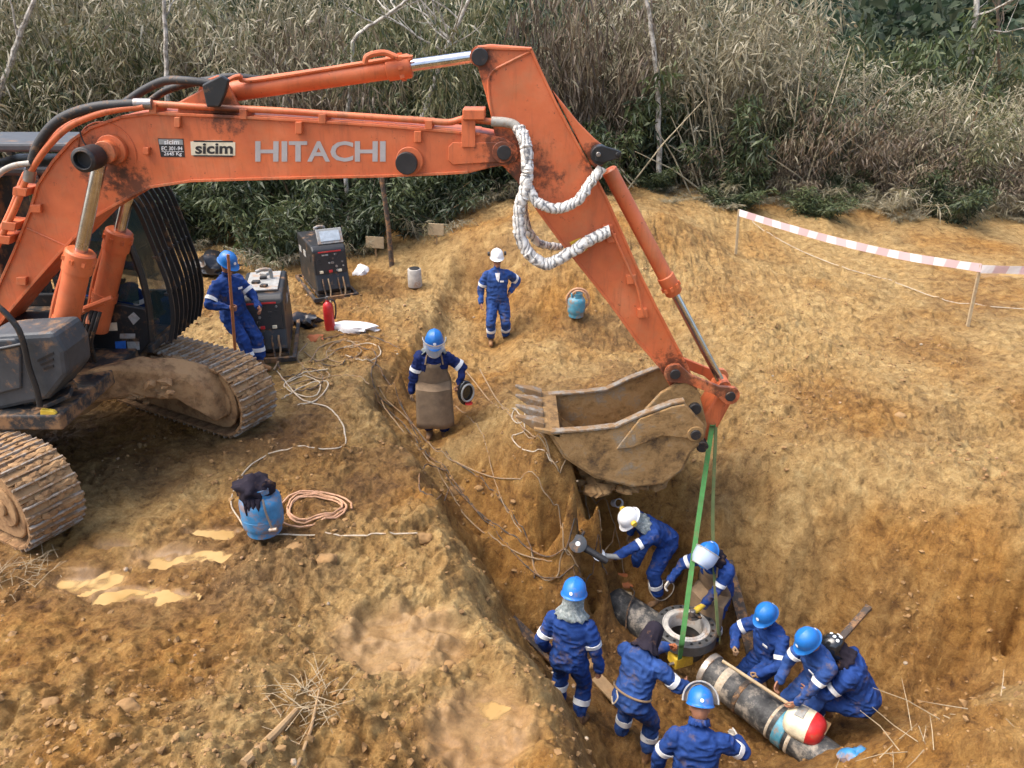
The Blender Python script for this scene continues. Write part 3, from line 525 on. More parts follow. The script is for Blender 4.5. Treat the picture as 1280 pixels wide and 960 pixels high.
for k in range(4):
    y = YK0 + .12 + k * (YK1 - YK0 - .24) / 3; mb = MB(); x0, z0 = lip.x - .12, lip.z + .055
    secs = [(.03, .07, .075), (-.08, .072, .07), (-.18, .05, .048), (-.32, .022, .014)]; vs = []; fs = []
    for (dx, w, h) in secs:
        for i, j in ((-1, -1), (1, -1), (1, 1), (-1, 1)): vs.append((x0 + dx, y + i * w, z0 - dx * .42 + j * h))
    for s_ in range(3):
        for q_ in range(4): fs.append((s_ * 4 + q_, s_ * 4 + (q_ + 1) % 4, s_ * 4 + 4 + (q_ + 1) % 4, s_ * 4 + 4 + q_))
    fs += [(3, 2, 1, 0), (12, 13, 14, 15)]; mb.add(vs, fs); mb.build('tooth', 'tooth_steel', bk, bevel=.02, seg=3)
for y0 in (8.42, 8.92):
    plate('hinge_ear', [(800, 520), (826, 492), (846, 480), (862, 478), (874, 490), (884, 532), (880, 550), (862, 562), (840, 560)], y0, y0 + .06, 'bucket_mud', bk)
for P, r0 in ((aty(862, 497, 8.7), .075), (aty(871, 543, 8.7), .075)):
    mb = MB(); mb.cyl((P.x, 8.36, P.z), (P.x, 9.04, P.z), r0, n=20); mb.build('bucket_pin', 'dark_steel', bk, smooth=True, bevel=.01)
disc_on(869, 542, YK0 - .03, .062, .05, 'dark_steel', 'bucket_pin', bk); disc_on(869, 542, YK0 - .03, .1, .02, 'bucket_mud', 'pin_boss', bk)
mb = MB()
for k in range(60):
    q = random.random(); p = aty(730 + 90 * q, 590 - 4 * q, 8.7); mb.ico((p.x + random.uniform(-.1, .1), random.uniform(YK0 + .1, YK1 - .1), p.z - .05), random.uniform(.05, .14), 1, .3, (1, 1, .6))
o = mb.build('mud_crust', 'clod', bk); tag(o, kind='stuff')
# hoses and pipes
def hose(name, pts, r, mat, parent=EX, n=10, k=8): mb = MB(); mb.tube(spline(pts, k), r, n); return mb.build(name, mat, parent, smooth=True)
wob = lambda pts, r: [p + Vector((random.uniform(-r, r), random.uniform(-r, r), random.uniform(-r, r))) for p in pts]
def wrap(pts, r):
    P = spline(pts, 14); mb = MB(); rs = [r * (1 + .05 * math.sin(i * .9) + random.uniform(-.05, .05)) for i in range(len(P))]; mb.tube(wob(P, r * .12), rs, 14); return mb.build('wrapped_hose', 'hose_wrap', EX, smooth=True)
wrap([aty(x, y, Y) for x, y, Y in ((648, 158, 8.42), (656, 177, 8.36), (659, 206, 8.34), (657, 234, 8.32), (650, 259, 8.32), (649, 287, 8.32), (659, 314, 8.32), (681, 330, 8.34), (706, 320, 8.38), (734, 302, 8.42), (762, 288, 8.46))], .066)
wrap([aty(x, y, Y) for x, y, Y in ((658, 228, 8.34), (671, 252, 8.3), (696, 261, 8.34), (721, 251, 8.38), (738, 229, 8.42), (752, 210, 8.46))], .055)
wrap([aty(x, y, Y) for x, y, Y in ((654, 240, 8.62), (655, 265, 8.7), (662, 290, 8.8), (676, 305, 8.95), (704, 309, 9.0))], .045)
hose('collar_hose', [aty(614, 152, 8.44), aty(632, 153, 8.44), aty(644, 157, 8.43), aty(650, 166, 8.4)], .05, 'grey_hose')
for dz, Y, r in ((0, 8.46, .034), (0, 8.62, .03)):
    hose('oil_pipe', [aty(x, y, Y) for x, y in ((178, 129), (260, 134), (340, 138), (430, 144), (520, 150), (560, 153), (580, 149), (614, 152))], r, 'orange_dirty', EX, 10, 6)
for x in (190, 303, 402, 535): plate('pipe_clamp', [(x - 4, 130 + (x - 190) * .06), (x + 5, 130 + (x - 190) * .06), (x + 5, 143 + (x - 190) * .055), (x - 4, 143 + (x - 190) * .055)], 8.41, 8.7, 'orange_dirty', boom, .004)
hose('black_hose', [aty(x, y, 8.4) for x, y in ((38, 216), (45, 187), (64, 159), (88, 143), (120, 134), (150, 131), (172, 130))], .052, 'rubber')
for p0, p1, r0 in (((168, 130, 8.4), (190, 130, 8.42), .056), ((36, 226, 8.4), (38, 212, 8.4), .06)): mb = MB(); mb.cyl(aty(*p0), aty(*p1), r0, n=16); mb.build('hose_fitting', 'steel', EX, smooth=True)
hose('black_hose', [aty(x, y, Y) for x, y, Y in ((157, 128, 8.66), (181, 112, 8.66), (207, 101, 8.6), (234, 101, 8.5), (266, 105, 8.5))], .043, 'rubber')
hose('black_hose', [aty(x, y, Y) for x, y, Y in ((186, 128, 8.8), (206, 114, 8.8), (230, 106, 8.75), (262, 100, 8.7), (290, 96, 8.7), (330, 100, 8.75))], .038, 'rubber')
hose('grey_hose', [aty(x, y, 8.36) for x, y in ((-8, 226), (3, 214), (18, 207), (38, 204))], .03, 'grey_hose')
for Y, dx in ((8.38, 0), (8.55, -4)):
    hose('oil_pipe', [aty(x + dx, y, Y) for x, y in ((-14, 330), (2, 296), (20, 258), (32, 226), (42, 208), (60, 183), (84, 160), (110, 147), (140, 138), (180, 133))], .034, 'orange_dirty', EX, 10, 6)
for x, y in ((12, 283), (26, 240), (5, 300)): plate('pipe_clamp', [(x - 10, y - 6), (x + 8, y - 4), (x + 6, y + 6), (x - 11, y + 4)], 8.34, 8.6, 'orange_dirty', boom, .006)
hose('grease_line', [aty(x, y, 8.4) for x, y in ((98, 157), (102, 172), (108, 182), (118, 186))], .008, 'rubber')
# lettering on the boom side
def lettering(name, body, x0, y0, x1, y1, Y, mat, parent, bold=0., slant=0.):
    me = text_mesh(body, 1, .0, 1.0, bold); v = np.zeros(len(me.vertices) * 3); me.vertices.foreach_get('co', v); v = v.reshape(-1, 3)
    lo, hi = v.min(0), v.max(0); q = (v[:, :2] - lo[:2]) / (hi[:2] - lo[:2]); A, B, C = aty(x0, y1, Y), aty(x1, y1 + slant, Y), aty(x0, y0, Y); inv = world_loc(parent).inverted()
    out = [inv @ (A + (B - A) * float(u) + (C - A) * float(w)) for u, w in q]
    me.vertices.foreach_set('co', np.array([tuple(p) for p in out]).ravel()); me.materials.clear(); me.materials.append(M[mat]); return link_mesh(name, me, parent)
YL = YB0 + .025
for ch, x0, x1 in (('H', 319, 348), ('I', 352, 359), ('T', 361, 384), ('A', 384, 412.5), ('C', 413, 441.5), ('H', 443.5, 472), ('I', 475, 482)):
    if ch == 'T':
        w_ = 3.4; mx_ = (x0 + x1) / 2; mb = MB(); mb.add([aty(x, y, YL - .004) for x, y in ((x0, 176.5), (x1, 176.5), (x1, 181.2), (mx_ + w_, 181.2), (mx_ + w_, 202), (mx_ - w_, 202), (mx_ - w_, 181.2), (x0, 181.2))], [tuple(range(8))]); mb.build('letter_t', 'grey_letter', boom); continue
    lettering('letter_' + ch.lower(), ch, x0, 176.5, x1, 202, YL - .004, 'grey_letter', boom, .022)
plate('decal_plate', [(238, 177), (258, 175.5), (276, 175.5), (294, 178), (294, 194.5), (276, 196), (258, 196), (239, 194)], YL - .004, YL + .004, 'cream', boom, 0)
lettering('decal_letters', 'sicim', 244, 179, 291, 192.5, YL - .007, 'ink', boom, .03)
for y0, y1 in ((175.6, 177.4), (193.8, 195.6)): plate('decal_band', [(242, y0), (291, y0 + .5), (291, y1 + .5), (242, y1)], YL - .006, YL - .003, 'ink', boom, 0)
plate('number_plate', [(197, 173), (229, 173.5), (231, 196.5), (201, 196)], YL - .004, YL + .004, 'ink', boom, 0)
plate('number_plate_head', [(198, 174), (228, 174.5), (229, 181), (199, 180.5)], YL - .0065, YL - .003, 'panel_grey', boom, 0)
lettering('plate_letters', 'sicim', 205, 175, 224, 180.5, YL - .009, 'white_paint', boom, .015)
lettering('plate_letters', 'EC 301-94', 202, 183, 228, 188, YL - .007, 'white_paint', boom, .015)
lettering('plate_letters', '2645 Kg', 205, 190, 227, 195.5, YL - .007, 'white_paint', boom, .015)
mb = MB(); mb.add([aty(x, y, YL - .0065) for x, y in ((202, 188.9), (229.6, 189.3), (229.6, 189.8), (202, 189.4))], [(0, 1, 2, 3)]); mb.build('plate_rule', 'white_paint', boom)
# cab with bar guard
CY0, CY1 = 9.22, 10.2
cabp = [(-6.35, 1.15), (-4.85, 1.1), (-4.66, 1.3), (-4.6, 1.9), (-4.66, 2.5), (-4.85, 3.15), (-5.05, 3.4), (-6.3, 3.45), (-6.45, 2.6)]
V3 = lambda q, y: Vector((q[0], y, q[1]))
mb = MB(); mb.prism([V3(q, 0) for q in [(-6.35, 1.15), (-4.85, 1.1), (-4.66, 1.3), (-4.62, 1.75), (-5.6, 1.95), (-6.4, 1.95)]], (0, CY0, 0), (0, CY0 + .06, 0)); cab = mb.build('cab', 'black_paint', EX, bevel=.02)
mb = MB(); mb.prism([V3(q, 0) for q in [(-6.35, 1.15), (-4.85, 1.1), (-4.66, 1.3), (-4.62, 1.7), (-6.4, 1.7)]], (0, CY1 - .06, 0), (0, CY1, 0)); mb.build('side_panel', 'black_paint', cab, bevel=.02)
mb = MB(); mb.box((-5.5, (CY0 + CY1) / 2, 1.16), (1.6, CY1 - CY0 - .13, .1)); mb.box((-6.38, (CY0 + CY1) / 2, 2.2), (.1, CY1 - CY0 - .02, 2.2)); mb.build('floor_and_back', 'dark_plate', cab, bevel=.02)
for y in (CY0 + .035, CY1 - .035):
    mb = MB(); mb.tube(spline([V3(q, y) for q in cabp[2:7]], 5), .045, 8); mb.build('front_pillar', 'black_paint', cab, smooth=True)
    mb = MB(); mb.beam(V3((-5.55, 1.9), y), V3((-5.6, 3.4), y), .08, .07, (0, 1, 0)); mb.build('side_pillar', 'black_paint', cab, bevel=.012)
    mb = MB(); mb.prism([V3(q, y) for q in [(-4.72, 1.8), (-4.66, 2.2), (-4.72, 2.6), (-4.9, 3.15), (-5.1, 3.36), (-5.5, 3.38), (-5.48, 1.95)]], (0, -.004, 0), (0, .004, 0)); mb.build('side_window', 'cab_glass', cab)
mb = MB(); P = [V3(q, 0) for q in cabp[2:7]]; mb.ribbon(spline(P, 4), (0, CY0 + .08, 0), (0, CY1 - .08, 0), .008); mb.build('windscreen', 'cab_glass', cab)
mb = MB(); mb.box((-5.65, (CY0 + CY1) / 2, 3.45), (1.4, CY1 - CY0 + .02, .12)); mb.build('roof', 'black_paint', cab, bevel=.04)
mb = MB(); mb.box((-5.72, (CY0 + CY1) / 2, 3.72), (1.6, CY1 - CY0 + .1, .1)); mb.build('roof_guard', 'grey_plastic', cab, bevel=.03)
for x in (-6.4, -5.0):
    for y in (CY0 + .05, CY1 - .05): mb = MB(); mb.box((x, y, 3.59), (.07, .07, .18)); mb.build('guard_foot', 'black_paint', cab)
gprof = [(-4.62, 3.25), (-4.50, 3.0), (-4.43, 2.7), (-4.36, 2.33), (-4.31, 2.0), (-4.33, 1.63), (-4.43, 1.3)]
for k in range(8):
    y = CY0 - .01 + k * (CY1 - CY0 + .02) / 7; mb = MB(); P = spline([V3(q, y) for q in gprof], 4); mb.ribbon(P, (0, -.011, 0), (0, .011, 0), .055); mb.build('guard_bar', 'black_paint', cab, bevel=.004)
for q in (gprof[0], (-4.375, 2.42), (-4.32, 1.95), gprof[-1]): mb = MB(); mb.beam(V3(q, CY0 - .04), V3(q, CY1 + .04), .05, .03); mb.build('guard_rail', 'black_paint', cab, bevel=.005)
def sticker(pts, mat, name='label_plate'): mb = MB(); mb.prism([aty(x, y, CY0) for x, y in pts], (0, -.006, 0), (0, .002, 0)); return mb.build(name, mat, cab)
sticker([(160, 396), (167, 390), (175, 398), (167, 406)], 'panel_grey'); sticker([(127, 404), (146, 403), (147, 413), (128, 414)], 'cream'); sticker([(150, 417), (169, 417), (169, 423), (150, 423)], 'panel_grey'); sticker([(144, 427), (157, 426), (158, 438), (145, 439)], 'blue_label'); sticker([(159, 427), (174, 427), (175, 437), (160, 438)], 'panel_grey')
mb = MB(); mb.box((-5.55, 9.72, 1.62), (.5, .5, .18)); mb.box((-5.82, 9.72, 2.0), (.14, .5, .7)); mb.build('seat', 'rubber', cab, bevel=.05)
# upper deck, engine hood, counterweight, front box with rail
mb = MB(); mb.box((-7.0, 8.7, 1.12), (4.3, 2.75, .18)); deck = mb.build('deck', 'dark_plate', EX, bevel=.02)
mb = MB(); mb.box((-7.9, 8.05, 1.75), (2.5, 1.5, 1.05)); mb.build('engine_hood', 'orange', EX, bevel=.08)
mb = MB(); mb.prism([Vector((x, y, 1.0)) for x, y in ((-9.9, 8.0), (-9.9, 9.4), (-9.6, 10.1), (-9.0, 10.2), (-9.0, 7.2), (-9.6, 7.3))], (0, 0, 0), (0, 0, 1.3)); mb.build('counterweight', 'orange', EX, bevel=.1)
mb = MB(); mb.box((-6.2, 8.75, 1.45), (1.6, .9, .7)); mb.build('boom_foot_bracket', 'dark_plate', EX, bevel=.03)
bx = [aty(x, y, 7.45) for x, y in ((-30, 424), (0, 420), (66, 416), (80, 440), (84, 470), (60, 500), (-30, 520))]
mb = MB(); mb.prism(bx, (0, 0, 0), (0, .55, 0)); box = mb.build('front_box', 'grey_plastic', EX, bevel=.05)
for k in range(3): plate('vent_slot', [(46 + k * 4, 450 - k * 3 + k * 8), (66, 440 + k * 8), (67, 443 + k * 8), (47 + k * 4, 453 - k * 3 + k * 8)], 7.44, 7.452, 'ink', box, 0)
mb = MB(); mb.prism([aty(x, y, 7.42) for x, y in ((-30, 426), (18, 424), (26, 432), (26, 486), (-30, 500))], (0, 0, 0), (0, .05, 0)); mb.build('box_door', 'grey_plastic', box, bevel=.02)
hose('hand_rail', [aty(x, y, 7.35) for x, y in ((-30, 366), (0, 385), (20, 407), (29, 428), (36, 458), (46, 488), (50, 508))], .03, 'black_paint', EX)
hose('hand_rail', [aty(x, y, 7.36) for x, y in ((-30, 440), (0, 436), (30, 430))], .02, 'black_paint', EX)
mb = MB(); mb.beam(aty(20, 520, 7.5), aty(90, 488, 7.7), .3, .05); mb.beam(aty(30, 505, 7.6), aty(95, 480, 7.85), .06, .12); mb.build('step', 'dark_plate', EX, bevel=.01)
plate('tow_hook', [(50, 512), (66, 514), (70, 518), (60, 523), (50, 520)], 7.35, 7.4, 'yellow', EX, .01)
for k in range(6):
    x = 92 + k * 5; hose('black_hose', [aty(x + 8, 385 + k, 8.55), aty(x + 2, 410, 8.5), aty(x - 3, 430, 8.5), aty(x - 2 + k, 452, 8.6)], .024, 'rubber', EX, 8, 5)
for p0, p1 in (((92, 395), (130, 378)), ((96, 384), (108, 408)), ((104, 386), (140, 372)), ((110, 405), (112, 380))): mb = MB(); mb.tube([aty(*p0, 8.5), aty(*p1, 8.6)], .03, 8); mb.build('oil_pipe', 'orange_dirty', EX, smooth=True)
# undercarriage turned about 29 degrees to the upper structure
HD = Vector((.876, -.482, 0)).normalized(); CR = Vector((-HD.y, HD.x, 0)); UM = Matrix((HD, CR, (0, 0, 1))).transposed()
RI, HL = .46, 1.85
def loop_pt(s):
    per = 4 * HL + 2 * PI * RI; s %= per
    if s < 2 * HL: return (-HL + s, RI), 0.
    s -= 2 * HL
    if s < PI * RI: a = s / RI; return (HL + RI * math.sin(a), RI * math.cos(a)), -a
    s -= PI * RI
    if s < 2 * HL: return (HL - s, -RI), -PI
    s -= 2 * HL; a = s / RI; return (-HL - RI * math.sin(a), -RI * math.cos(a)), -PI - a
sm = MB(); sm.box((0, 0, .012), (.188, .6, .03))
for gx_ in (-.06, .045): sm.cur = 1; sm.prism([Vector((gx_ - .014, 0, .025)), Vector((gx_ + .014, 0, .025)), Vector((gx_ + .008, 0, .062)), Vector((gx_ - .008, 0, .062))], (0, -.3, 0), (0, .3, 0))
sm.cur = 2
for k in range(16): sm.ico((random.choice([-.015, .09, -.09]) + random.uniform(-.02, .02), random.uniform(-.28, .28), .03), random.uniform(.03, .055), 1, .25, (1, 1.6, .55))
so = sm.build('shoe', ['mud_cake', 'track_edge', 'mud_cake']); shoe_me = so.data; bpy.data.objects.remove(so)
for tx, ty in ((-5.14, 6.9), (-3.78, 9.37)):
    mid = Vector((tx, ty, .0)) - HD * HL; mid.z = gz(tx, ty) * .3 + RI + .03
    tr = bpy.data.objects.new('track', None); COL.objects.link(tr); tr.parent = EX; tr.matrix_basis = Matrix.Translation(mid - Vector((-6.08, 8.9, -.05))) @ UM.to_4x4()
    N = 52; per = 4 * HL + 2 * PI * RI
    for k in range(N):
        (lx, lz), an = loop_pt(k * per / N); o = link_mesh('shoe', shoe_me, tr); o.matrix_basis = Matrix.Translation((lx, 0, lz)) @ Matrix.Rotation(-an, 4, 'Y')
    mb = MB(); pf = [(HL + .33 * math.cos(a), .33 * math.sin(a)) for a in np.linspace(-PI / 2, PI / 2, 9)] + [(-HL + .33 * math.cos(a), .33 * math.sin(a)) for a in np.linspace(PI / 2, 1.5 * PI, 9)]
    mb.prism([Vector((x, 0, z)) for x, z in pf], (0, -.2, 0), (0, .2, 0)); mb.build('track_frame', 'mud_cake', tr, local=True, bevel=.03)
    for s_ in (-1, 1):
        mb = MB(); mb.prism([Vector((x * 1.0, 0, z * 1.22)) for x, z in pf], (0, .2 * s_, 0), (0, .24 * s_, 0)); mb.build('chain_guard', 'mud_cake', tr, local=True, bevel=.02)
        mb = MB(); mb.cyl((HL, .22 * s_, 0), (HL, .27 * s_, 0), .24, n=28); mb.cyl((HL, .22 * s_, 0), (HL, .3 * s_, 0), .1, n=20); mb.build('idler', 'mud_cake', tr, local=True, smooth=True, bevel=.015)
A, B = Vector((-6.3, 7.75, .35)), Vector((-3.75, 9.05, .28)); mb = MB(); mb2 = []
pts = []
for k in range(17):
    t = k / 16; p = A.lerp(B, t); p += CR * .28 * math.sin(PI * t); p.z = .30 + .52 * math.sin(PI * t) ** .7; pts.append(p)
for dn, (w, h) in enumerate(((.42, .42),)):
    vs = []; fs = []
    for p in pts:
        for i, j in ((-1, 0), (1, 0), (1, 1), (-1, 1)): q = p + CR * (i * w / 2) + Vector((0, 0, j * h)); vs.append(q + Vector((random.uniform(-.02, .02),) * 3))
    for i in range(16):
        for k in range(4): fs.append((i * 4 + k, i * 4 + (k + 1) % 4, i * 4 + 4 + (k + 1) % 4, i * 4 + 4 + k))
    mb.add(vs, fs + [(3, 2, 1, 0), (64, 65, 66, 67)])
mb.build('axle_arch', 'mud_cake', EX, smooth=True, bevel=.05)
mb = MB(); mb.lathe([(0, .5), (.75, .5), (.8, .75), (.62, .8), (.62, 1.0), (0, 1.0)], 32, (-6.08, 8.95, .05)); mb.build('slew_ring', 'mud_cake', EX, smooth=True)
mb = MB()
for k in range(420):
    t = random.random(); q = Vector((-5.5, 9.3, .92)).lerp(Vector((-4.0, 9.35, .98)), t) + CR * random.uniform(-.75, .3) + HD * random.uniform(-.25, .2); mb.ico((q.x, q.y, q.z - abs(random.gauss(0, .1))), random.uniform(.03, .13), 1, .3, (1, 1, .6))
o = mb.build('mud_lumps', 'mud_cake', EX); tag(o, kind='stuff')
# ------------------------------------------------------------------ people
def capsule(a, b, r0, r1, n=12, k=4):
    a = Vector(a); b = Vector(b); d = b - a; L = d.length; d = d / L if L > 1e-6 else Vector((0, 0, 1)); pts = []; rs = []
    for i in range(k): t = PI / 2 * (1 - i / k); pts.append(a - d * r0 * math.sin(t)); rs.append(max(r0 * math.cos(t), r0 * .08))
    pts.append(a); rs.append(r0); pts.append(b); rs.append(r1)
    for i in range(1, k + 1): t = PI / 2 * i / k; pts.append(b + d * r1 * math.sin(t)); rs.append(max(r1 * math.cos(t), r1 * .08))
    return pts, rs
def ik(a, t, l1, l2, pole):
    a = Vector(a); t = Vector(t); d = t - a; L = min(d.length, (l1 + l2) * .995); d.normalize(); t = a + d * L
    c = (l1 * l1 + L * L - l2 * l2) / (2 * l1 * L); c = max(-1, min(1, c)); p = Vector(pole); p = p - d * p.dot(d); p.normalize()
    return a + d * l1 * c + p * l1 * math.sqrt(max(0, 1 - c * c)), t
def remesh(mb, voxel, smooth_it=2):
    me = bpy.data.meshes.new('body'); me.from_pydata(mb.v, [], mb.f)
    bm = bmesh.new(); bm.from_mesh(me); bmesh.ops.recalc_face_normals(bm, faces=bm.faces); bm.to_mesh(me); bm.free()
    o = bpy.data.objects.new('body', me); COL.objects.link(o); r = o.modifiers.new('r', 'REMESH'); r.mode = 'VOXEL'; r.voxel_size = voxel
    s = o.modifiers.new('s', 'SMOOTH'); s.factor = .5; s.iterations = smooth_it
    dg = bpy.context.evaluated_depsgraph_get(); out = bpy.data.meshes.new_from_object(o.evaluated_get(dg)); bpy.data.objects.remove(o); bpy.data.meshes.remove(me); return out
# two hands (right): relaxed and closed on a bar; wrist at the origin, fingers along +Y, palm towards -Z, thumb at -X
HANDS = {}
for kind in ('relaxed', 'grip'):
    mb = MB(); p, r = capsule((0, -.02, 0), (0, .03, 0), .026, .030); mb.tube(p, r, 10)
    for x in (-.026, -.009, .009, .026): p, r = capsule((x * .7, .01, 0), (x, .085, 0), .016, .0125); mb.tube(p, r, 8)
    for x, L in ((-.030, .072), (-.010, .082), (.010, .076), (.029, .06)):
        a = Vector((x, .085, 0)); c0, c1, c2 = ((25, 35, 25) if kind == 'relaxed' else (70, 80, 55)); ang = 0
        for seg, c in ((.46, c0), (.31, c1), (.26, c2)):
            ang += R(c); b = a + Vector((x * .06, math.cos(ang), -math.sin(ang))) * L * seg; p, r = capsule(a, b, .0092, .0085); mb.tube(p, r, 8); a = b
    a = Vector((-.03, .02, -.005)); b = Vector((-.056, .055, -.018)) if kind == 'relaxed' else Vector((-.045, .055, -.03)); p, r = capsule(a, b, .013, .0105); mb.tube(p, r, 8)
    c = b + (Vector((-.008, .035, -.012)) if kind == 'relaxed' else Vector((.02, .03, -.025))); p, r = capsule(b, c, .0105, .009); mb.tube(p, r, 8)
    me = remesh(mb, .0042, 1); me.polygons.foreach_set('use_smooth', [True] * len(me.polygons)); HANDS[kind] = me
# helmets
def helmet_mesh(front_brim=True):
    mb = MB(); nseg = 32; prof = [(0, .155), (.045, .15), (.085, .13), (.112, .098), (.126, .055), (.131, .012), (.133, 0)]
    vs = []; fs = []
    for k in range(nseg):
        a = 2 * PI * k / nseg; ca, sa = math.cos(a), math.sin(a)
        for r, z in prof:
            rid = .008 * math.exp(-(r * ca / .018) ** 2) * (1 if sa * r > -.1 else .5) * (z > .03); vs.append((r * ca * .92, r * sa * 1.08, z + rid))
        br = .016 + .034 * max(0, sa) ** 2; vs.append(((.133 + br * .6) * ca * .92, (.133 + br) * sa * 1.08, -.008 - .012 * max(0, sa))); vs.append(((.133 + br * .6) * ca * .92, (.133 + br) * sa * 1.08, -.013 - .012 * max(0, sa))); vs.append((.125 * ca * .92, .125 * sa * 1.08, -.006))
    m_ = len(prof) + 3
    for k in range(nseg):
        for j in range(m_ - 1): fs.append((k * m_ + j, ((k + 1) % nseg) * m_ + j, ((k + 1) % nseg) * m_ + j + 1, k * m_ + j + 1))
    mb.add(vs, fs); return mb
HELM = {}
def helmet(kind, parent, mat3, loc):
    """hard hat on the head; mat3 columns: right, forward, up"""
    if kind not in HELM:
        o = helmet_mesh().build('helmet', 'helmet_' + kind, None, smooth=True, angle=60); HELM[kind] = o.data; bpy.data.objects.remove(o)
    h = link_mesh('helmet', HELM[kind], parent); h.matrix_basis = Matrix.Translation(loc) @ mat3.to_4x4()
    mb = MB(); mb.lathe([(0, .004), (.016, .004), (.018, 0)], 14, (0, -.139, .05), Matrix.Rotation(R(80), 3, 'X')); mb.build('sticker', 'reflective', h, local=True, smooth=True)
    mb = MB(); mb.lathe([(0, .004), (.02, .004), (.022, 0)], 14, (0, .135, .062), Matrix.Rotation(R(-70), 3, 'X')); mb.build('sticker', 'reflective', h, local=True, smooth=True)
    return h
def shield(h, up=0., mat='clear_shield', r=.155, drop=.2):
    """curved visor hinged at the temples; up = degrees lifted"""
    mb = MB(); vs = []; fs = []; nA, nZ = 15, 6; T = Matrix.Rotation(R(up), 3, 'X')
    for j in range(nZ + 1):
        for i in range(nA):
            a = R(-5) + R(190) * i / (nA - 1); z = .02 - drop * j / nZ; rr = r * (1 - .12 * (j / nZ) ** 2); w = 1 - .25 * max(0, (j / nZ) - .7) / .3
            vs.append(T @ Vector((rr * math.cos(a) * w, rr * math.sin(a) * 1.05 + .0, z)) + Vector((0, 0, .02)))
    for j in range(nZ):
        for i in range(nA - 1): fs.append((j * nA + i, j * nA + i + 1, (j + 1) * nA + i + 1, (j + 1) * nA + i))
    mb.add(vs, fs); o = mb.build('face_shield', mat, h, local=True, smooth=True)
    mb = MB(); mb.tube(vs[nA * nZ:], .006, 6); mb.tube(vs[:nA], .009, 6); fr = mb.build('shield_rim', 'panel_grey', h, local=True, smooth=True); return o
def person(label, base, yaw, pelvis=(0, 0, .93), feet=((-.12, .0), (.12, .0)), fyaw=(8, -8), hands=((-.3, .05, .85), (.3, .05, .85)), elbows=((-.6, -.8, 0), (.6, -.8, 0)), knees=((-.15, 1, 0), (.15, 1, 0)),
           lean=5, side=0, twist=0, nod=10, hturn=0, hroll=0, hkind=('relaxed', 'relaxed'), hmat=('skin', 'skin'), palm=((1, 0, 0), (-1, 0, 0)), helmet_kind='blue', cloth='coverall', scale=1., bulk=1.1, extra=None, group='pipeline workers in blue coveralls', seated=False, hood=None, legs=True):
    root = thing('person', label, 'person', base, R(yaw), group)
    pel = Vector(pelvis); s = Matrix.Rotation(R(side), 3, 'Y') @ Matrix.Rotation(R(-lean), 3, 'X') @ Vector((0, 0, 1))
    tw = Matrix.Rotation(R(twist), 3, s); ax = (tw @ (Vector((1, 0, 0)) - s * s.x)).normalized(); fw = s.cross(ax) * -1; fw = Vector(s).cross(ax); fw = fw if fw.y > -2 else fw
    fw = (s.cross(ax)).normalized()                     # forward of the chest
    segs = []                                            # (a, b, r0, r1, material)
    mb = MB(); B = bulk
    # torso loft
    tors = [(-.13, .10, .085), (-.09, .158, .118), (0, .172, .128), (.1, .164, .124), (.2, .166, .122), (.3, .178, .126), (.39, .182, .12), (.45, .165, .105), (.49, .11, .085), (.53, .066, .066)]
    vs = []; fs = []; n = 24; hipax = Vector((1, 0, 0))
    for t, w, d in tors:
        k = max(0, min(1, t / .4)); a_ = hipax.lerp(ax, k).normalized(); f_ = s.cross(a_).normalized(); c = pel + s * t + f_ * (.012 * math.sin(t * 7))
        for i in range(n):
            an = 2 * PI * i / n; cx, cy = math.cos(an), math.sin(an); e = .8; vs.append(c + a_ * w * B * math.copysign(abs(cx) ** e, cx) + f_ * d * B * math.copysign(abs(cy) ** e, cy))
    for j in range(len(tors) - 1):
        for i in range(n): fs.append((j * n + i, j * n + (i + 1) % n, (j + 1) * n + (i + 1) % n, (j + 1) * n + i))
    fs += [tuple(range(n))[::-1], tuple((len(tors) - 1) * n + i for i in range(n))]; mb.add(vs, fs)
    segs.append((pel - s * .05, pel + s * .43, .17 * B, .17 * B, 0))
    neck = pel + s * .52; hu = (Matrix.Rotation(R(-nod), 3, ax) @ s); hu = Matrix.Rotation(R(hroll), 3, fw) @ hu; hr = (ax - hu * ax.dot(hu)).normalized(); hr = Matrix.Rotation(R(hturn), 3, hu) @ hr; hf = hu.cross(hr).normalized()
    hc = neck + s * .04 + hu * .135 + hf * .02
    HM = Matrix((hr, hf, hu)).transposed()
    def cap(a, b, r0, r1, m): p, r = capsule(a, b, r0, r1, 12); mb.tube(p, r, 12); segs.append((Vector(a), Vector(b), r0, r1, m))
    SK, CO, BO, GL = 1, 0, 2, 3
    cap(neck - s * .06, hc - hu * .06, .06, .056, SK)
    hv, hfc = ICO[3]; mb.add([hc + HM @ Vector((p[0] * .078, p[1] * .098, p[2] * .118)) for p in hv], hfc); segs.append((hc - hu * .03, hc + hu * .03, .095, .095, SK))
    cap(hc + HM @ Vector((0, .05, -.075)), hc + HM @ Vector((0, .075, -.088)), .042, .03, SK)                       # jaw and chin
    cap(hc + HM @ Vector((0, .092, .01)), hc + HM @ Vector((0, .112, -.028)), .010, .015, SK)                      # nose
    for e in (-1, 1): cap(hc + HM @ Vector((e * .079, -.005, -.005)), hc + HM @ Vector((e * .081, -.008, .02)), .016, .02, SK)   # ears
    for e in (-1, 1): segs.append((hc + HM @ Vector((e * .03, .092, .012)), hc + HM @ Vector((e * .034, .092, .012)), .011, .011, 3))
    segs.append((hc + HM @ Vector((-.018, .103, -.06)), hc + HM @ Vector((.018, .103, -.06)), .008, .008, 4))
    # collar
    cap(neck - s * .05 - ax * .05, neck - s * .05 + ax * .05, .06, .06, CO)
    sh = [neck - s * .105 + ax * e * .172 * B for e in (-1, 1)]; wr = []
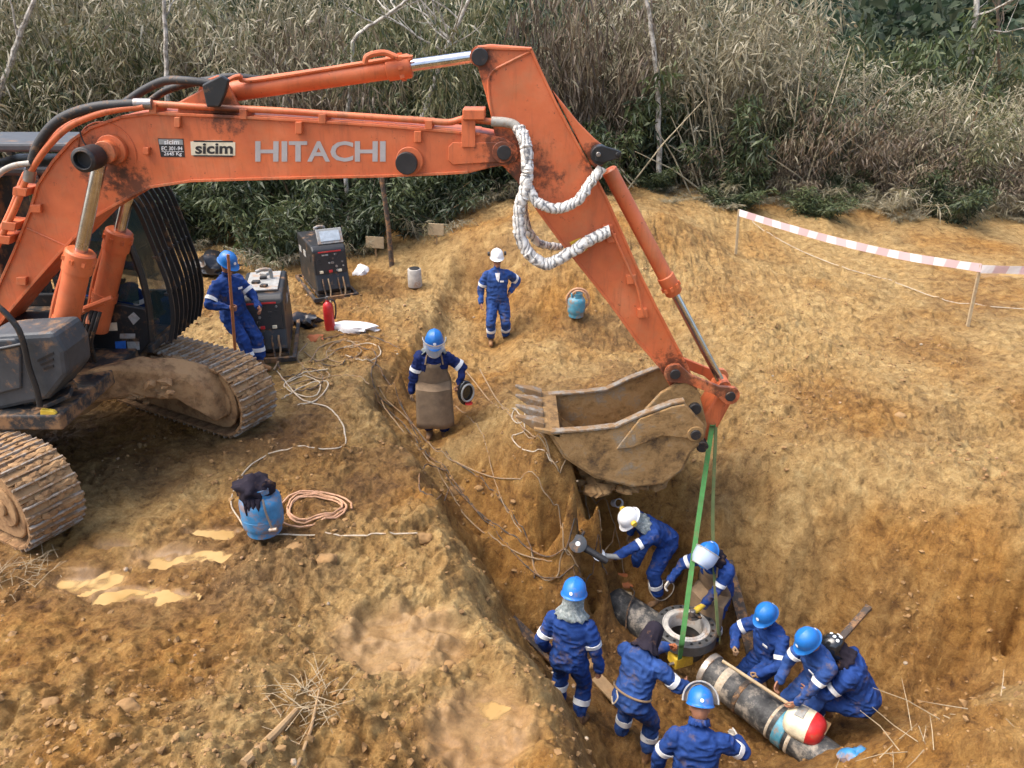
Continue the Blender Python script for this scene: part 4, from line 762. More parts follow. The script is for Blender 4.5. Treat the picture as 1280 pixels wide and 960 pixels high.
    for q_ in sh: cap(neck - s * .055, q_ + s * .012, .05, .056 * B, CO)
    bands = []
    for i, e in enumerate((-1, 1)):
        el, w_ = ik(sh[i], hands[i], .29, .255, elbows[i]); cap(sh[i], el, .072 * B, .056 * B, CO); cap(el, w_, .056 * B, .042 * B, CO); wr.append((el, w_)); bands.append((sh[i], el, .62, .80, .1))
        cap(w_ - (w_ - el).normalized() * .02, w_ + (w_ - el).normalized() * .02, .03, .028, SK)
    if legs:
        for i, e in enumerate((-1, 1)):
            hip = pel + Vector((e * .095, 0, -.06)); fx, fy = feet[i][:2]; fz = feet[i][2] if len(feet[i]) > 2 else 0; ank = Vector((fx, fy, .09 + fz)); kn, ank = ik(hip, ank, .43, .42, knees[i])
            cap(hip, kn, .104 * B, .076 * B, CO); cap(kn, kn.lerp(ank, .72), .076 * B, .066 * B, CO); cap(kn.lerp(ank, .6), ank, .06, .055, BO); bands.append((kn, ank, .38, .52, .12))
            fd = Matrix.Rotation(R(fyaw[i]), 3, 'Z') @ Vector((0, 1, 0))
            cap(ank - fd * .05 + Vector((0, 0, -.045)), ank + fd * .15 + Vector((0, 0, -.05)), .048, .042, BO); cap(ank + Vector((0, 0, -.02)), ank + fd * .1 + Vector((0, 0, -.04)), .05, .045, BO)
    me = remesh(mb, .0115, 2)
    nv = len(me.vertices); co = np.zeros(nv * 3); me.vertices.foreach_get('co', co); co = co.reshape(-1, 3); no = np.zeros(nv * 3); me.vertices.foreach_get('normal', no); no = no.reshape(-1, 3)
    A = np.array([tuple(q[0]) for q in segs]); D = np.array([tuple(q[1] - q[0]) for q in segs]); r0 = np.array([q[2] for q in segs]); r1 = np.array([q[3] for q in segs]); mt = np.array([q[4] for q in segs])
    best = np.full(nv, 1e9); which = np.zeros(nv, int); tt = np.zeros(nv)
    for k in range(len(segs)):
        dd = D[k] @ D[k]; t = np.clip(((co - A[k]) @ D[k]) / max(dd, 1e-9), 0, 1); q = np.linalg.norm(co - A[k] - t[:, None] * D[k], axis=1) / (r0[k] + (r1[k] - r0[k]) * t)
        if mt[k] in (3, 4): q = np.where(q < 1.35, q * .5, 9)
        m_ = q < best; best[m_] = q[m_]; which[m_] = k; tt[m_] = t[m_]
    vm = mt[which]; seed = len(bpy.data.objects)
    # folds of loose cloth
    cl = vm == 0; fold = 1 - np.abs(val3(co * np.array([13, 13, 20]) + 7.7 * val3(co * 4, seed)[:, None] * .12, seed + 3)) * 2; lum = val3(co * 6.5, seed + 9)
    co = co + no * (cl * (.015 * fold + .012 * lum))[:, None]
    me.vertices.foreach_set('co', co.ravel())
    npoly = len(me.polygons); ls = np.zeros(npoly, np.int32); me.polygons.foreach_get('loop_start', ls); li = np.zeros(len(me.loops), np.int32); me.loops.foreach_get('vertex_index', li)
    me.materials.clear()
    for k in (cloth, 'skin', 'boot', 'ink', 'orange_leather'): me.materials.append(M[k])
    me.polygons.foreach_set('material_index', vm[li[ls]].astype(np.int32)); me.polygons.foreach_set('use_smooth', np.ones(npoly, bool)); me.update()
    me.name = 'body'; body = link_mesh('body', me, root)
    for (a, b, t0, t1, rad) in bands:                    # reflective bands that follow the sleeve or trouser leg
        d = (b - a); L = d.length; d = d / L; x = d.orthogonal().normalized(); y = d.cross(x); an_, bn_ = np.array(a), np.array(d); rel = co - an_; t = rel @ bn_ / L; rx = rel @ np.array(x); ry = rel @ np.array(y); rr = np.hypot(rx, ry)
        rings = []
        for ta in (t0, t1):
            msk = (np.abs(t - ta) < .05) & (rr < rad); aa = np.arctan2(ry[msk], rx[msk]); rv = rr[msk]; ring = []
            for i in range(20):
                th = -PI + 2 * PI * i / 20; df = np.abs((aa - th + PI) % (2 * PI) - PI); s_ = df < .3; ring.append(float(rv[s_].max()) if s_.any() else (float(np.median(rv)) if len(rv) else .06))
            ring = [(ring[i - 1] + ring[i] * 2 + ring[(i + 1) % 20]) / 4 + .005 for i in range(20)]; rings.append((ta, ring))
        mb2 = MB(); vs = []; fs = []
        for ta, ring in rings:
            for i in range(20): th = -PI + 2 * PI * i / 20; vs.append(Vector(a) + d * L * ta + (x * math.cos(th) + y * math.sin(th)) * ring[i])
        for ta, ring in rings:
            for i in range(20): th = -PI + 2 * PI * i / 20; vs.append(Vector(a) + d * L * ta + (x * math.cos(th) + y * math.sin(th)) * (ring[i] - .015))
        for i in range(20): j = (i + 1) % 20; fs += [(i, j, 20 + j, 20 + i), (40 + i, i, j, 40 + j), (20 + i, 60 + i, 60 + j, 20 + j)]
        mb2.add(vs, fs); mb2.build('reflective_band', 'reflective', root, local=True, smooth=True)
    for i, (el, w_) in enumerate(wr):
        y = (w_ - el).normalized(); z = -Vector(palm[i]); z = (z - y * z.dot(y)).normalized(); x = y.cross(z)
        o = link_mesh('hand', HANDS[hkind[i]].copy(), root); o.data.materials.clear(); o.data.materials.append(M[hmat[i]]); sx = 1 if i == 1 else -1
        mm = Matrix((x * sx, y, z)).transposed(); o.matrix_basis = Matrix.Translation(w_ + y * .012) @ mm.to_4x4()
        if i == 0: o.matrix_basis = Matrix.Translation(w_ + y * .012) @ Matrix((x, y, z)).transposed().to_4x4() @ Matrix.Diagonal((-1, 1, 1, 1))
    h = None
    if helmet_kind: h = helmet(helmet_kind, root, Matrix.Identity(3) @ HM, hc + hu * .06 - hf * .01)
    if hood:                                             # cloth hanging from the helmet over neck and shoulders
        mb2 = MB(); vs = []; fs = []; n = 26; open_ = R(70) if hood != 'hood_full' else R(52); levels = [(.11, .090, .108), (.05, .098, .118), (-.03, .10, .115), (-.1, .105, .112), (-.15, .14, .13), (-.19, .175, .15)] if hood != 'hood_full' else [(.135, .01, .01), (.125, .05, .06), (.09, .085, .10), (.03, .096, .116), (-.04, .10, .114), (-.1, .1, .108), (-.15, .13, .125), (-.18, .155, .14)]
        if hood == 'dark': levels = [(-.07, .085, .095), (-.1, .088, .095), (-.13, .1, .105)]
        for z, wx, wy in levels:
            for i in range(n):
                a_ = PI / 2 + open_ + (2 * PI - 2 * open_) * i / (n - 1); j_ = .012 * math.sin(i * 1.9 + z * 40) * (z < 0); vs.append(hc + HM @ Vector(((wx + j_) * math.cos(a_), (wy + j_) * math.sin(a_), z + .012 * math.sin(i * 1.3) * (z < -.12))))
        for j in range(len(levels) - 1):
            for i in range(n - 1): fs.append((j * n + i, j * n + i + 1, (j + 1) * n + i + 1, (j + 1) * n + i))
        mb2.add(vs, fs); o = mb2.build('neck_cloth' if hood != 'hood_full' else 'hood', 'camo_cloth' if hood == 'camo' else ('coverall' if hood == 'dark' else 'hood_cloth'), root, local=True, smooth=True); sd = o.modifiers.new('s', 'SOLIDIFY'); sd.thickness = .008
    if scale != 1: root.scale = (scale,) * 3
    return dict(root=root, helmet=h, HM=HM, hc=hc, pel=pel, s=s, ax=ax, fw=fw, neck=neck, wr=[w_ for _, w_ in wr], sh=sh)
def wpt(P, v): return P['root'].matrix_basis @ Vector(v)
def apron(P, w=.24, length=1.0, top=.40):
    """leather apron hanging from the chest"""
    s, ax, fw, pel = P['s'], P['ax'], P['fw'], P['pel']; vs = []; fs = []; n = 13; rows = 12
    for j in range(rows + 1):
        t = j / rows; d = top - length * t
        for i in range(n):
            u = -1 + 2 * i / (n - 1); ww = w * (.55 + .45 * min(1, t * 3.2)) * (1 + .1 * t); fh = Vector((fw.x, fw.y, 0)).normalized(); k_ = .175 - .085 * u * u + .018 * math.sin(u * 5 + t * 4) * t + .02 * t
            if d > 0: vs.append(pel + s * d + ax * u * ww + fw * k_)
            else: q_ = pel + fw * .12 + fh * .06; vs.append(Vector((q_.x, q_.y, q_.z + d)) + ax * u * ww + fh * (k_ - .035 - .05 * d))
    for j in range(rows):
        for i in range(n - 1): fs.append((j * n + i, j * n + i + 1, (j + 1) * n + i + 1, (j + 1) * n + i))
    mb = MB(); mb.add(vs, fs); o = mb.build('apron', 'leather', P['root'], local=True, smooth=True); sd = o.modifiers.new('s', 'SOLIDIFY'); sd.thickness = .008
    mb = MB()
    for e in (-1, 1): mb.tube(spline([pel + s * (top - .01) + ax * e * w * .5 + fw * .15, pel + s * .5 + ax * e * .1 + fw * .08, pel + s * .54 + ax * e * .05 - fw * .05], 5), .012, 6)
    mb.build('apron_strap', 'leather', P['root'], local=True, smooth=True)
def face_dir(fx, fy): return math.degrees(math.atan2(-fx, fy))

# left man with the pole
b = on_ground(312, 462, .08); YP = b.y - .3; PG = aty(290, 386, YP); q1 = (Matrix.Translation(b) @ Matrix.Rotation(R(face_dir(.82, -.5)), 4, 'Z') @ Matrix.Scale(1.05, 4)).inverted() @ PG
P1 = person('man in blue hard hat leaning on a wooden pole beside the excavator track', (b.x, b.y, b.z), face_dir(.82, -.5), pelvis=(0, -.16, .9), feet=((-.1, .14), (.1, .2)), hands=((-.16, .20, .98), tuple(q1 + Vector((0, -.085, .0)))), lean=-4, nod=30, hkind=('relaxed', 'grip'), elbows=((-1, -.6, -.3), (.9, -.6, -.3)), palm=((1, 0, 0), (-1, .0, 0)), scale=1.05)
# standing supervisor
b = on_ground(622, 428, 0); P3 = person('man in white hard hat and blue coverall standing with one hand on his hip', (b.x, b.y, b.z), 186, hands=((-.25, -.02, 1.0), (.31, .06, .84)), cloth='coverall_faded', elbows=((-1, -.75, 0), (.6, -.8, 0)), feet=((-.15, -.02), (.13, .05)), fyaw=(30, -5), lean=0, nod=4, helmet_kind='white', palm=((1, .5, 0), (-1, 0, 0)), bulk=1.12)
# welder with apron
b = on_ground(545, 546, -.3); P2 = person('welder in brown leather apron with lowered clear face shield carrying a black welding mask', (b.x, b.y, b.z), 187, pelvis=(0, -.06, .92), hands=((-.36, .22, .95), (.32, .06, .80)), elbows=((-1, -.6, 0), (1, -.6, 0)), lean=15, side=-3, nod=12, hkind=('grip', 'relaxed'), cloth='coverall_dark', hmat=('skin', 'glove'), feet=((-.13, .06), (.09, -.04)), hood='camo'); apron(P2, .25, 1.0); shield(P2['helmet'], 4, 'clear_shield', .16, .25)
# bent grinder man in white hard hat
b = atz(810, 742, -1.98); P4 = person('man in white hard hat bending over the far pipe with an angle grinder in hand', (b.x, b.y, -1.98), face_dir(-.83, -.42), pelvis=(0, -.18, .88), feet=((-.22, .0), (.24, -.06)), hands=((-.02, .78, .80), (.42, .05, .75)), elbows=((-1, .1, .4), (1, -.6, .2)), lean=50, twist=-8, nod=0, helmet_kind='white', hkind=('grip', 'relaxed'), hmat=('glove', 'glove'), hood='camo', cloth='coverall')
# apron man at the flange
b = atz(884, 798, -2.4); P5 = person('worker in leather apron and raised visor guiding the suspended flange ring', (b.x, b.y, max(-2.45, gz(b.x, b.y))), face_dir(-.62, -.55), pelvis=(0, -.1, .93), hands=((-.05, .42, .72), (.40, .40, 1.0)), elbows=((-1, -.4, 0), (1, -.4, 0)), lean=22, nod=25, hkind=('grip', 'relaxed'), hmat=('white_glove', 'white_glove'), hood='hood_full', cloth='coverall'); apron(P5, .24, .95); shield(P5['helmet'], 92)
# back view man on the trench floor
b = atz(708, 900, -1.78); P6 = person('man seen from behind with grey neck cloth standing at the near trench wall', (b.x, b.y, -1.80), face_dir(.33, .9), hands=((-.27, .1, .86), (.31, .06, .82)), feet=((-.12, .1), (.14, -.04)), fyaw=(20, -20), lean=4, nod=10, hood='camo', cloth='coverall', scale=1.0, bulk=1.06, hmat=('skin', 'skin'))
# hooded man
b = atz(788, 940, -2.12); P7 = person('man in dark hood without hard hat bending toward the flange, back to the viewer', (b.x, b.y, -2.14), face_dir(.62, .75), pelvis=(0, -.1, .92), feet=((-.16, .02), (.18, .0)), hands=((.04, .50, 1.16), (.36, .36, .95)), elbows=((-.8, -.3, -.5), (1, -.6, -.2)), lean=24, nod=26, hkind=('grip', 'relaxed'), hmat=('orange_leather', 'skin'), helmet_kind=None, hood='hood_full', bulk=1.1, cloth='coverall_faded')
# man at the lower edge
b = atz(873, 872, -.58); P8 = person('man seen from behind with raised mesh visor at the near end of the pipe', (b.x + .02, b.y - .14, -2.40), face_dir(.16, .95), hands=((-.34, .12, .82), (.42, .40, 1.06)), elbows=((-1, -.5, 0), (1, -.7, -.2)), lean=14, nod=22, hkind=('relaxed', 'relaxed'), hmat=('skin', 'white_glove'), bulk=1.2, hood='dark'); shield(P8['helmet'], 78, 'mesh_shield', .165, .17)
# kneeling man with shovel
b = atz(958, 775, -1.42); P9 = person('man in blue hard hat crouching behind the pipe and working a shovel', (b.x + .12, b.y + .1, -2.62), face_dir(-.8, -.5), pelvis=(0, -.05, .55), feet=((-.16, .32), (.16, -.25)), hands=((.16, .50, .62), (-.05, .18, .55)) if False else ((-.22, .36, .62), (.18, .40, .75)), elbows=((-1, -.6, 0), (1, -.6, 0)), lean=10, nod=18, hkind=('grip', 'grip'), hmat=('glove', 'glove'))
# leaning man
b = atz(1007, 800, -1.12); P10 = person('man in blue hard hat leaning over the pipe with his arm on it', (b.x + .2, b.y + .02, -2.55), face_dir(-.9, -.35), pelvis=(0, -.12, .82), feet=((-.14, .1), (.16, -.1)), hands=((-.12, .42, .62), (.2, .3, .75)), elbows=((-1, -.4, 0), (1, -.6, 0)), lean=22, nod=16, hmat=('skin', 'skin'), bulk=1.1, cloth='coverall_faded')
# seated welder with black mask
b = atz(1052, 815, -1.28); P11 = person('welder in glossy black welding helmet crouching with his back to the viewer', (b.x + .2, b.y - .02, -2.48), face_dir(-.86, .4), pelvis=(0, -.14, .62), feet=((-.14, .34), (.16, .2)), hands=((-.18, .42, .62), (.16, .44, .66)), elbows=((-1, -.3, 0), (1, -.5, 0)), lean=30, nod=18, helmet_kind=None, hood='hood_full', bulk=1.2)
r11 = P11['root']; mb = MB(); hv, hf = ICO[3]; HM = P11['HM']
mb.add([P11['hc'] + HM @ (Vector((p[0] * .135, p[1] * .165 + .02, p[2] * .15 + .03)) if p[2] > -.1 else Vector((p[0] * .13, max(p[1], -.35) * .165 + .02, p[2] * .2 + .03))) for p in hv], hf); o = mb.build('welding_helmet', 'helmet_black', r11, local=True, smooth=True, angle=180)
for q in ((-.4, -.8, .45), (.1, -.9, .35), (.45, -.75, .4), (-.1, -.7, .7), (.3, -.5, .8)):
    d = Vector(q).normalized(); c = P11['hc'] + HM @ Vector((d.x * .135, d.y * .165 + .02, d.z * .15 + .03)); mb = MB(); mb.lathe([(0, .003), (.016 + .008 * (q[0] == .1), .003), (.02, -.004)], 12, c, (HM @ d).to_track_quat('Z', 'Y').to_matrix()); mb.build('sticker', 'reflective', o, local=False) if False else mb.build('sticker', 'reflective', o, local=True)
# operator in the cab
P12 = person('excavator operator in blue coverall seated in the cab behind the guard bars', (-5.5, 9.72, 1.2), -90, pelvis=(0, -.0, .62), feet=((-.15, .5, .1), (.15, .5, .1)), hands=((-.3, .42, .85), (.3, .42, .85)), lean=4, nod=10, helmet_kind='blue', group='pipeline workers in blue coveralls')
# sunglasses, ear muffs, name patches
h = P3; mb = MB()
for e in (-1, 1): mb.box(h['hc'] + h['HM'] @ Vector((e * .034, .1, .012)), (.056, .014, .032), h['HM'])
mb.box(h['hc'] + h['HM'] @ Vector((0, .104, .02)), (.03, .01, .008), h['HM']); mb.build('sunglasses', 'ink', h['root'], local=True, bevel=.004)
for h in (P3, P4):
    for e in (-1, 1):
        mb = MB(); c = Vector((e * .14, -.01, .06 if h is P3 else .04)); mb.lathe([(0, .03), (.032, .03), (.04, .01), (.038, -.01), (0, -.01)], 18, c, Matrix.Rotation(R(90 * e), 3, 'Y')); mb.build('ear_muff', 'ink' if h is P3 else 'yellow', h['helmet'], local=True, smooth=True)
for h in (P1, P2, P3, P4, P6, P9, P10):
    c = h['pel'] + h['s'] * .33 - h['ax'] * .075 + h['fw'] * .165 if h is not P6 else h['pel'] + h['s'] * .3
    if h not in (P2, P6): mb = MB(); mb.box(c, (.07, .008, .03), Matrix((h['ax'], h['fw'], h['s'])).transposed()); mb.build('chest_patch', 'reflective', h['root'], local=True)
h = P3; mb = MB(); c = h['neck'] - h['s'] * .1 + h['fw'] * .135
mb.prism([c + h['ax'] * a + h['s'] * z + h['fw'] * f for a, z, f in ((-.045, .055, -.035), (.045, .055, -.035), (.02, -.06, .02), (-.015, -.1, .024), (-.03, -.03, .01))], h['fw'] * .0, h['fw'] * .01); mb.build('undershirt', 'sack', h['root'], local=True)
# belt and rope on the hooded man
h = P7; mb = MB(); mb.tube([h['pel'] + h['s'] * .06 + h['ax'] * math.cos(a) * .205 + h['fw'] * math.sin(a) * .155 for a in np.linspace(0, 2 * PI, 26)], .012, 6); mb.build('belt', 'leather', h['root'], local=True, smooth=True)
mb = MB(); mb.tube(spline([h['pel'] + h['s'] * .06 - h['ax'] * .1 - h['fw'] * .165, h['pel'] - h['s'] * .0 - h['ax'] * .06 - h['fw'] * .18, h['pel'] - h['s'] * .08 - h['ax'] * .09 - h['fw'] * .18, h['pel'] - h['s'] * .02 - h['ax'] * .13 - h['fw'] * .17], 6), .008, 6); mb.build('rope_end', 'rope', h['root'], local=True, smooth=True)
# ------------------------------------------------------------------ pipe, flange, slings
def pipe_run(name, a, b, r, label, extra=()):
    a = Vector(a); b = Vector(b); d = (b - a).normalized(); t = thing(name, label, 'pipe', (a + b) / 2)
    mb = MB(); x = d.orthogonal().normalized(); y = d.cross(x); n = 40; vs = []; fs = []
    for i, (p, rr) in enumerate(((a, r), (b, r), (b, r - .02), (a, r - .02))):
        for k in range(n): an = 2 * PI * k / n; vs.append(p + (x * math.cos(an) + y * math.sin(an)) * rr)
    for i in range(4):
        for k in range(n): fs.append((i * n + k, i * n + (k + 1) % n, ((i + 1) % 4) * n + (k + 1) % n, ((i + 1) % 4) * n + k))
    mb.add(vs, fs); mb.build('pipe_wall', 'pipe_coat', t, smooth=True)
    L = (b - a).length
    for f0, f1, dr, mat in extra: mb = MB(); mb.tube([a + d * L * f0, a + d * L * (f0 + .004), a + d * L * (f1 - .004), a + d * L * f1], [r + .001, r + dr, r + dr, r + .001], n); mb.build('coating_band', mat, t, smooth=True)
    return t
PA, PB = atz(742, 736, -2.0), atz(824, 792, -2.05); PC, PD = atz(884, 836, -2.22), atz(1085, 990, -2.3)
far_pipe = pipe_run('pipe', PA, PB, .22, 'muddy grey pipe length lying on the far side of the flange')
near_pipe = pipe_run('pipe', PC, PD, .215, 'black coated pipe with worn patches running toward the right corner', ((.0, .04, .012, 'worn_steel'), (.12, .165, .006, 'rope'), (.24, .27, .010, 'cable_dark'), (.46, .475, .008, 'rope'), (.50, .56, .010, 'tank_teal'), (.58, .60, .008, 'rope')))
FC = atz(857, 787, -1.90); fl = thing('flange_ring', 'dark steel flange ring with bolt holes hanging level between the pipe ends', 'flange', (FC.x, FC.y, FC.z - .1))
mb = MB(); mb.lathe([(.296, .075), (.37, .075), (.385, .06), (.385, -.075), (.375, -.085), (.30, -.085), (.262, -.3), (.235, -.3), (.235, .05), (.296, .05), (.296, .075)], 72); o = mb.build('flange_body', 'dark_steel', None)
o.data.materials[0] = M['flange_grey']; mc = MB()
for k in range(20): a = 2 * PI * k / 20; mc.cyl((.332 * math.cos(a), .332 * math.sin(a), -.2), (.332 * math.cos(a), .332 * math.sin(a), .2), .021, n=12)
oc = mc.build('cutter', 'dark_plate'); bo = o.modifiers.new('b', 'BOOLEAN'); bo.object = oc; bo.operation = 'DIFFERENCE'; bo.solver = 'EXACT'
me2 = bpy.data.meshes.new_from_object(o.evaluated_get(bpy.context.evaluated_depsgraph_get())); bpy.data.objects.remove(o); bpy.data.objects.remove(oc)
o = link_mesh('flange_body', me2, fl); o.location = (0, 0, .1)
mb = MB(); mb.lathe([(.295, .052), (.295, .082), (.284, .086), (.278, .078), (.262, .078), (.256, .086), (.226, .086), (.212, .07), (.206, -.12), (.234, -.12), (.234, .052), (.295, .052)], 64, (0, 0, .1)); mb.build('raised_face', 'concrete', fl, local=True, smooth=True)
def strap(name, pts, w, mat, label, side=(1, 0, 0)):
    P = spline(pts, 10); mb = MB(); vs = []; fs = []; sd = Vector(side).normalized()
    for i, p in enumerate(P):
        d = (P[min(i + 1, len(P) - 1)] - P[max(i - 1, 0)]).normalized(); x = (sd - d * sd.dot(d)).normalized(); y = d.cross(x); tw = Matrix.Rotation(.5 * math.sin(i * .09), 3, d); x = tw @ x; y = tw @ y
        vs += [p - x * w / 2 - y * .004, p + x * w / 2 - y * .004, p + x * w / 2 + y * .004, p - x * w / 2 + y * .004]
    for i in range(len(P) - 1):
        for k in range(4): fs.append((i * 4 + k, i * 4 + (k + 1) % 4, i * 4 + 4 + (k + 1) % 4, i * 4 + 4 + k))
    e = len(vs) - 4; fs += [(3, 2, 1, 0), (e, e + 1, e + 2, e + 3)]; mb.add(vs, fs); o = mb.build(name, mat, None, smooth=True, angle=30); tag(o, label, 'sling', 'lifting slings on the bucket link'); return o
top = aty(886, 524, 8.7)
n1 = Vector((FC.x - .14, FC.y - .36, FC.z + .09)); n2 = Vector((FC.x + .34, FC.y - .14, FC.z + .09))
strap('sling', [top + Vector((-.02, -.25, .05)), top + Vector((-.03, -.27, -.1)), top.lerp(n1, .5) + Vector((0, -.08, -.02)), n1 + Vector((.01, .0, .2)), n1 + Vector((0, -.03, -.02)), n1 + Vector((0, -.03, -.2))], .062, 'sling_green', 'bright green lifting strap running down across the flange')
strap('sling', [top + Vector((.03, -.2, .03)), top + Vector((.04, -.24, -.1)), top.lerp(n2, .5) + Vector((.0, -.02, 0)), n2 + Vector((0, 0, .15)), n2 + Vector((.05, -.02, -.02)), n2 + Vector((.05, -.02, -.15))], .05, 'sling_olive', 'dull olive lifting strap hanging behind the green one', (.6, .8, 0))
# yellow clamp block, red and white guard, blue rag, gloves
b = atz(850, 826, -2.2); t = thing('clamp_block', 'battered yellow clamp block under the flange edge', 'clamp', b, R(20)); mb = MB(); mb.box((0, 0, .06), (.26, .2, .17)); mb.build('block', 'yellow', t, local=True, bevel=.02); mb = MB(); mb.cyl((-.2, -.06, .06), (.2, -.06, .06), .02, n=10); mb.build('bolt', 'steel', t, local=True, smooth=True)
b = PC.lerp(PD, .60) + Vector((.04, -.02, .22)); t = thing('machine_cover', 'rounded red and cream plastic cover resting on the pipe', 'cover', b, R(-40))
mb = MB(); hv, hf = ICO[3]; sq = lambda x, e: math.copysign(abs(x) ** e, x)
vs = []; fs = []; nr, ns = 17, 28
for i in range(nr):
    u = -PI / 2 + PI * i / (nr - 1); cu = max(math.cos(u), .02)
    for k in range(ns): an = 2 * PI * k / ns; vs.append((sq(math.sin(u), .7) * .22, sq(math.cos(an), .8) * cu ** .7 * .2, max(sq(math.sin(an), .8) * cu ** .7 * .17, -.06)))
fs = [(i * ns + k, i * ns + (k + 1) % ns, (i + 1) * ns + (k + 1) % ns, (i + 1) * ns + k) for i in range(nr - 1) for k in range(ns)] + [tuple(range(ns)), tuple((nr - 1) * ns + k for k in range(ns))]
mb.add(vs, fs); mb.mi = [1 if sum(mb.v[i][0] for i in f) / len(f) > .05 else 0 for f in mb.f]; mb.build('shell', ['cream', 'red'], t, local=True, smooth=True, angle=50)
mb = MB(); mb.box((-.06, .0, .165), (.1, .18, .02)); mb.build('handle', 'panel_grey', t, local=True, bevel=.008)
def crumple(name, c, r, mat, label, cat, sq=(1, 1, .4), seed=1, jit=.35, sub=3):
    v = np.array(ICO[sub][0]); q = v * (1 + jit * val3(v * 1.9 + seed, seed)[:, None] + jit * .6 * val3(v * 4.5, seed + 2)[:, None]) * np.array(sq) * r; q[:, 2] = np.maximum(q[:, 2], -.25 * r * sq[2])
    mb = MB(); mb.add([Vector(p) + Vector(c) for p in q], ICO[sub][1]); o = mb.build(name, mat, None, smooth=True, angle=60); return tag(o, label, cat)
b = atz(772, 728, -1.86); crumple('leather_glove', b, .18, 'orange_leather', 'orange leather glove lying on the end of the far pipe', 'glove', (1.5, .8, .5), 3)
b = atz(776, 745, -1.87); crumple('cloth_rag', b, .12, 'pale_wood', 'tan rag draped over the far pipe', 'rag', (1.1, 1, .4), 5)
b = atz(1068, 948, -1.72); crumple('blue_rag', b, .15, 'tank_blue', 'blue cloth bundle among dry twigs in the right corner', 'rag', (1, .9, .8), 8)
# shovel of the crouching man
a, b2 = atz(903, 826, -1.82), atz(992, 884, -1.95); t = thing('shovel', 'wooden handled shovel held by the crouching man over the pipe', 'shovel', b2); mb = MB(); mb.tube([a, b2], .02, 10); mb.build('handle', 'pale_wood', t, smooth=True)
d = (b2 - a).normalized(); mb = MB(); mb.tube([b2 - d * .02, b2 + d * .12], [.024, .03], 10); mb.beam(b2 + d * .1, b2 + d * .4, .2, .01); mb.build('blade', 'muddy_steel', t)
a, b2 = atz(1044, 806, -1.25), atz(1085, 760, -1.2); mb = MB(); mb.beam(a, b2 , .075, .05); mb.beam(b2, b2 + (b2 - a).normalized() * .02, .085, .06); o = mb.build('wooden_bar', 'cable_dark', None, bevel=.01); tag(o, 'dark wooden bar leaning on the bank behind the black welding helmet', 'bar')
for px0, py0, px1, py1, z, lb in ((900, 760, 960, 840, -2.3, 'muddy plank lying on the trench floor behind the flange'), (640, 806, 700, 820, -1.62, 'short board end by the near trench wall'), (745, 838, 790, 868, -1.85, 'broken board lying between the two standing men')):
    a, b2 = atz(px0, py0, z), atz(px1, py1, z); a.z = gz(a.x, a.y) + .03; b2.z = gz(b2.x, b2.y) + .03; mb = MB(); mb.beam(a, b2, .16, .03); o = mb.build('plank', 'cable_dark' if px0 != 745 else 'wood', None, bevel=.005); tag(o, lb, 'plank')
# angle grinders
def grinder(c, ydir, ndir, label, body='dark_steel', disc='panel_grey', sc=1.):
    t = thing('angle_grinder', label, 'grinder', c); y_ = Vector(ydir).normalized(); z_ = -Vector(ndir); z_ = (z_ - y_ * z_.dot(y_)).normalized(); t.rotation_euler = Matrix((y_.cross(z_), y_, z_)).transposed().to_euler(); t.scale = (sc,) * 3
    mb = MB(); mb.tube([(0, .02, 0), (0, .1, 0), (0, .14, 0), (0, .3, 0), (0, .34, 0)], [.035, .04, .034, .036, .028], 14); mb.build('motor_body', body, t, local=True, smooth=True)
    mb = MB(); mb.cyl((0, 0, -.045), (0, 0, .04), .036, n=16); mb.build('gear_head', 'steel', t, local=True, smooth=True, bevel=.008)
    mb = MB(); mb.lathe([(.011, .002), (.085, .001), (.09, -.001), (.085, -.003), (.011, -.003)], 30, (0, 0, -.05)); d_ = mb.build('disc', disc, t, local=True, smooth=True)
    mb = MB(); mb.lathe([(0, .006), (.022, .006), (.024, -.008), (0, -.008)], 16, (0, 0, -.05)); mb.build('hub', 'white_paint', d_, local=True, smooth=True)
    mb = MB(); mb.tube([(.03, .0, 0), (.14, -.01, .0)], [.016, .018], 10); mb.build('side_handle', 'rubber', t, local=True, smooth=True); return t
b = on_ground(722, 688, -.9); grinder(b + Vector((0, 0, .1)), (.8, -.35, -.35), (-.1, -.8, .6), 'angle grinder resting on the slope with its dark disc upright', 'dark_steel', 'grey_plastic', 1.2)
w4 = wpt(P4, P4['wr'][0]); grinder(w4 + Vector((-.24, -.06, .06)), (.9, .1, -.15), (-.1, -.6, .8), 'angle grinder with shiny disc held by the bending man', 'panel_grey', 'white_paint', .95)
w5 = wpt(P5, P5['wr'][0]); t = grinder(w5 + Vector((-.16, -.12, -.02)), (.75, .55, .15), (0, -.2, -1), 'yellow bodied grinder in the gloved hand of the flange worker', 'yellow', 'dark_steel', 1.0)
# mask carried by the apron welder
wm = wpt(P2, P2['wr'][0]); t = thing('welding_mask', 'black welding mask with pale head strap carried by the apron welder', 'mask', wm + Vector((.1, -.08, -.1)), R(35)); hv, hf = ICO[3]
mb = MB(); mb.add([Vector((p[0] * .12, max(p[1], -.1) * .15, p[2] * .19)) for p in hv], hf); mb.build('mask_shell', 'helmet_black', t, local=True, smooth=True, angle=180)
mb = MB(); mb.tube([(.1 * math.cos(a), -.05, .13 * math.sin(a) + .02) for a in np.linspace(0, 2 * PI, 24)], .014, 8); mb.build('head_strap', 'panel_grey', t, local=True, smooth=True); mb = MB(); mb.lathe([(0, .02), (.05, .02), (.055, 0)], 18, (.02, -.04, -.16)); mb.build('strap_pad', 'red', t, local=True, smooth=True)
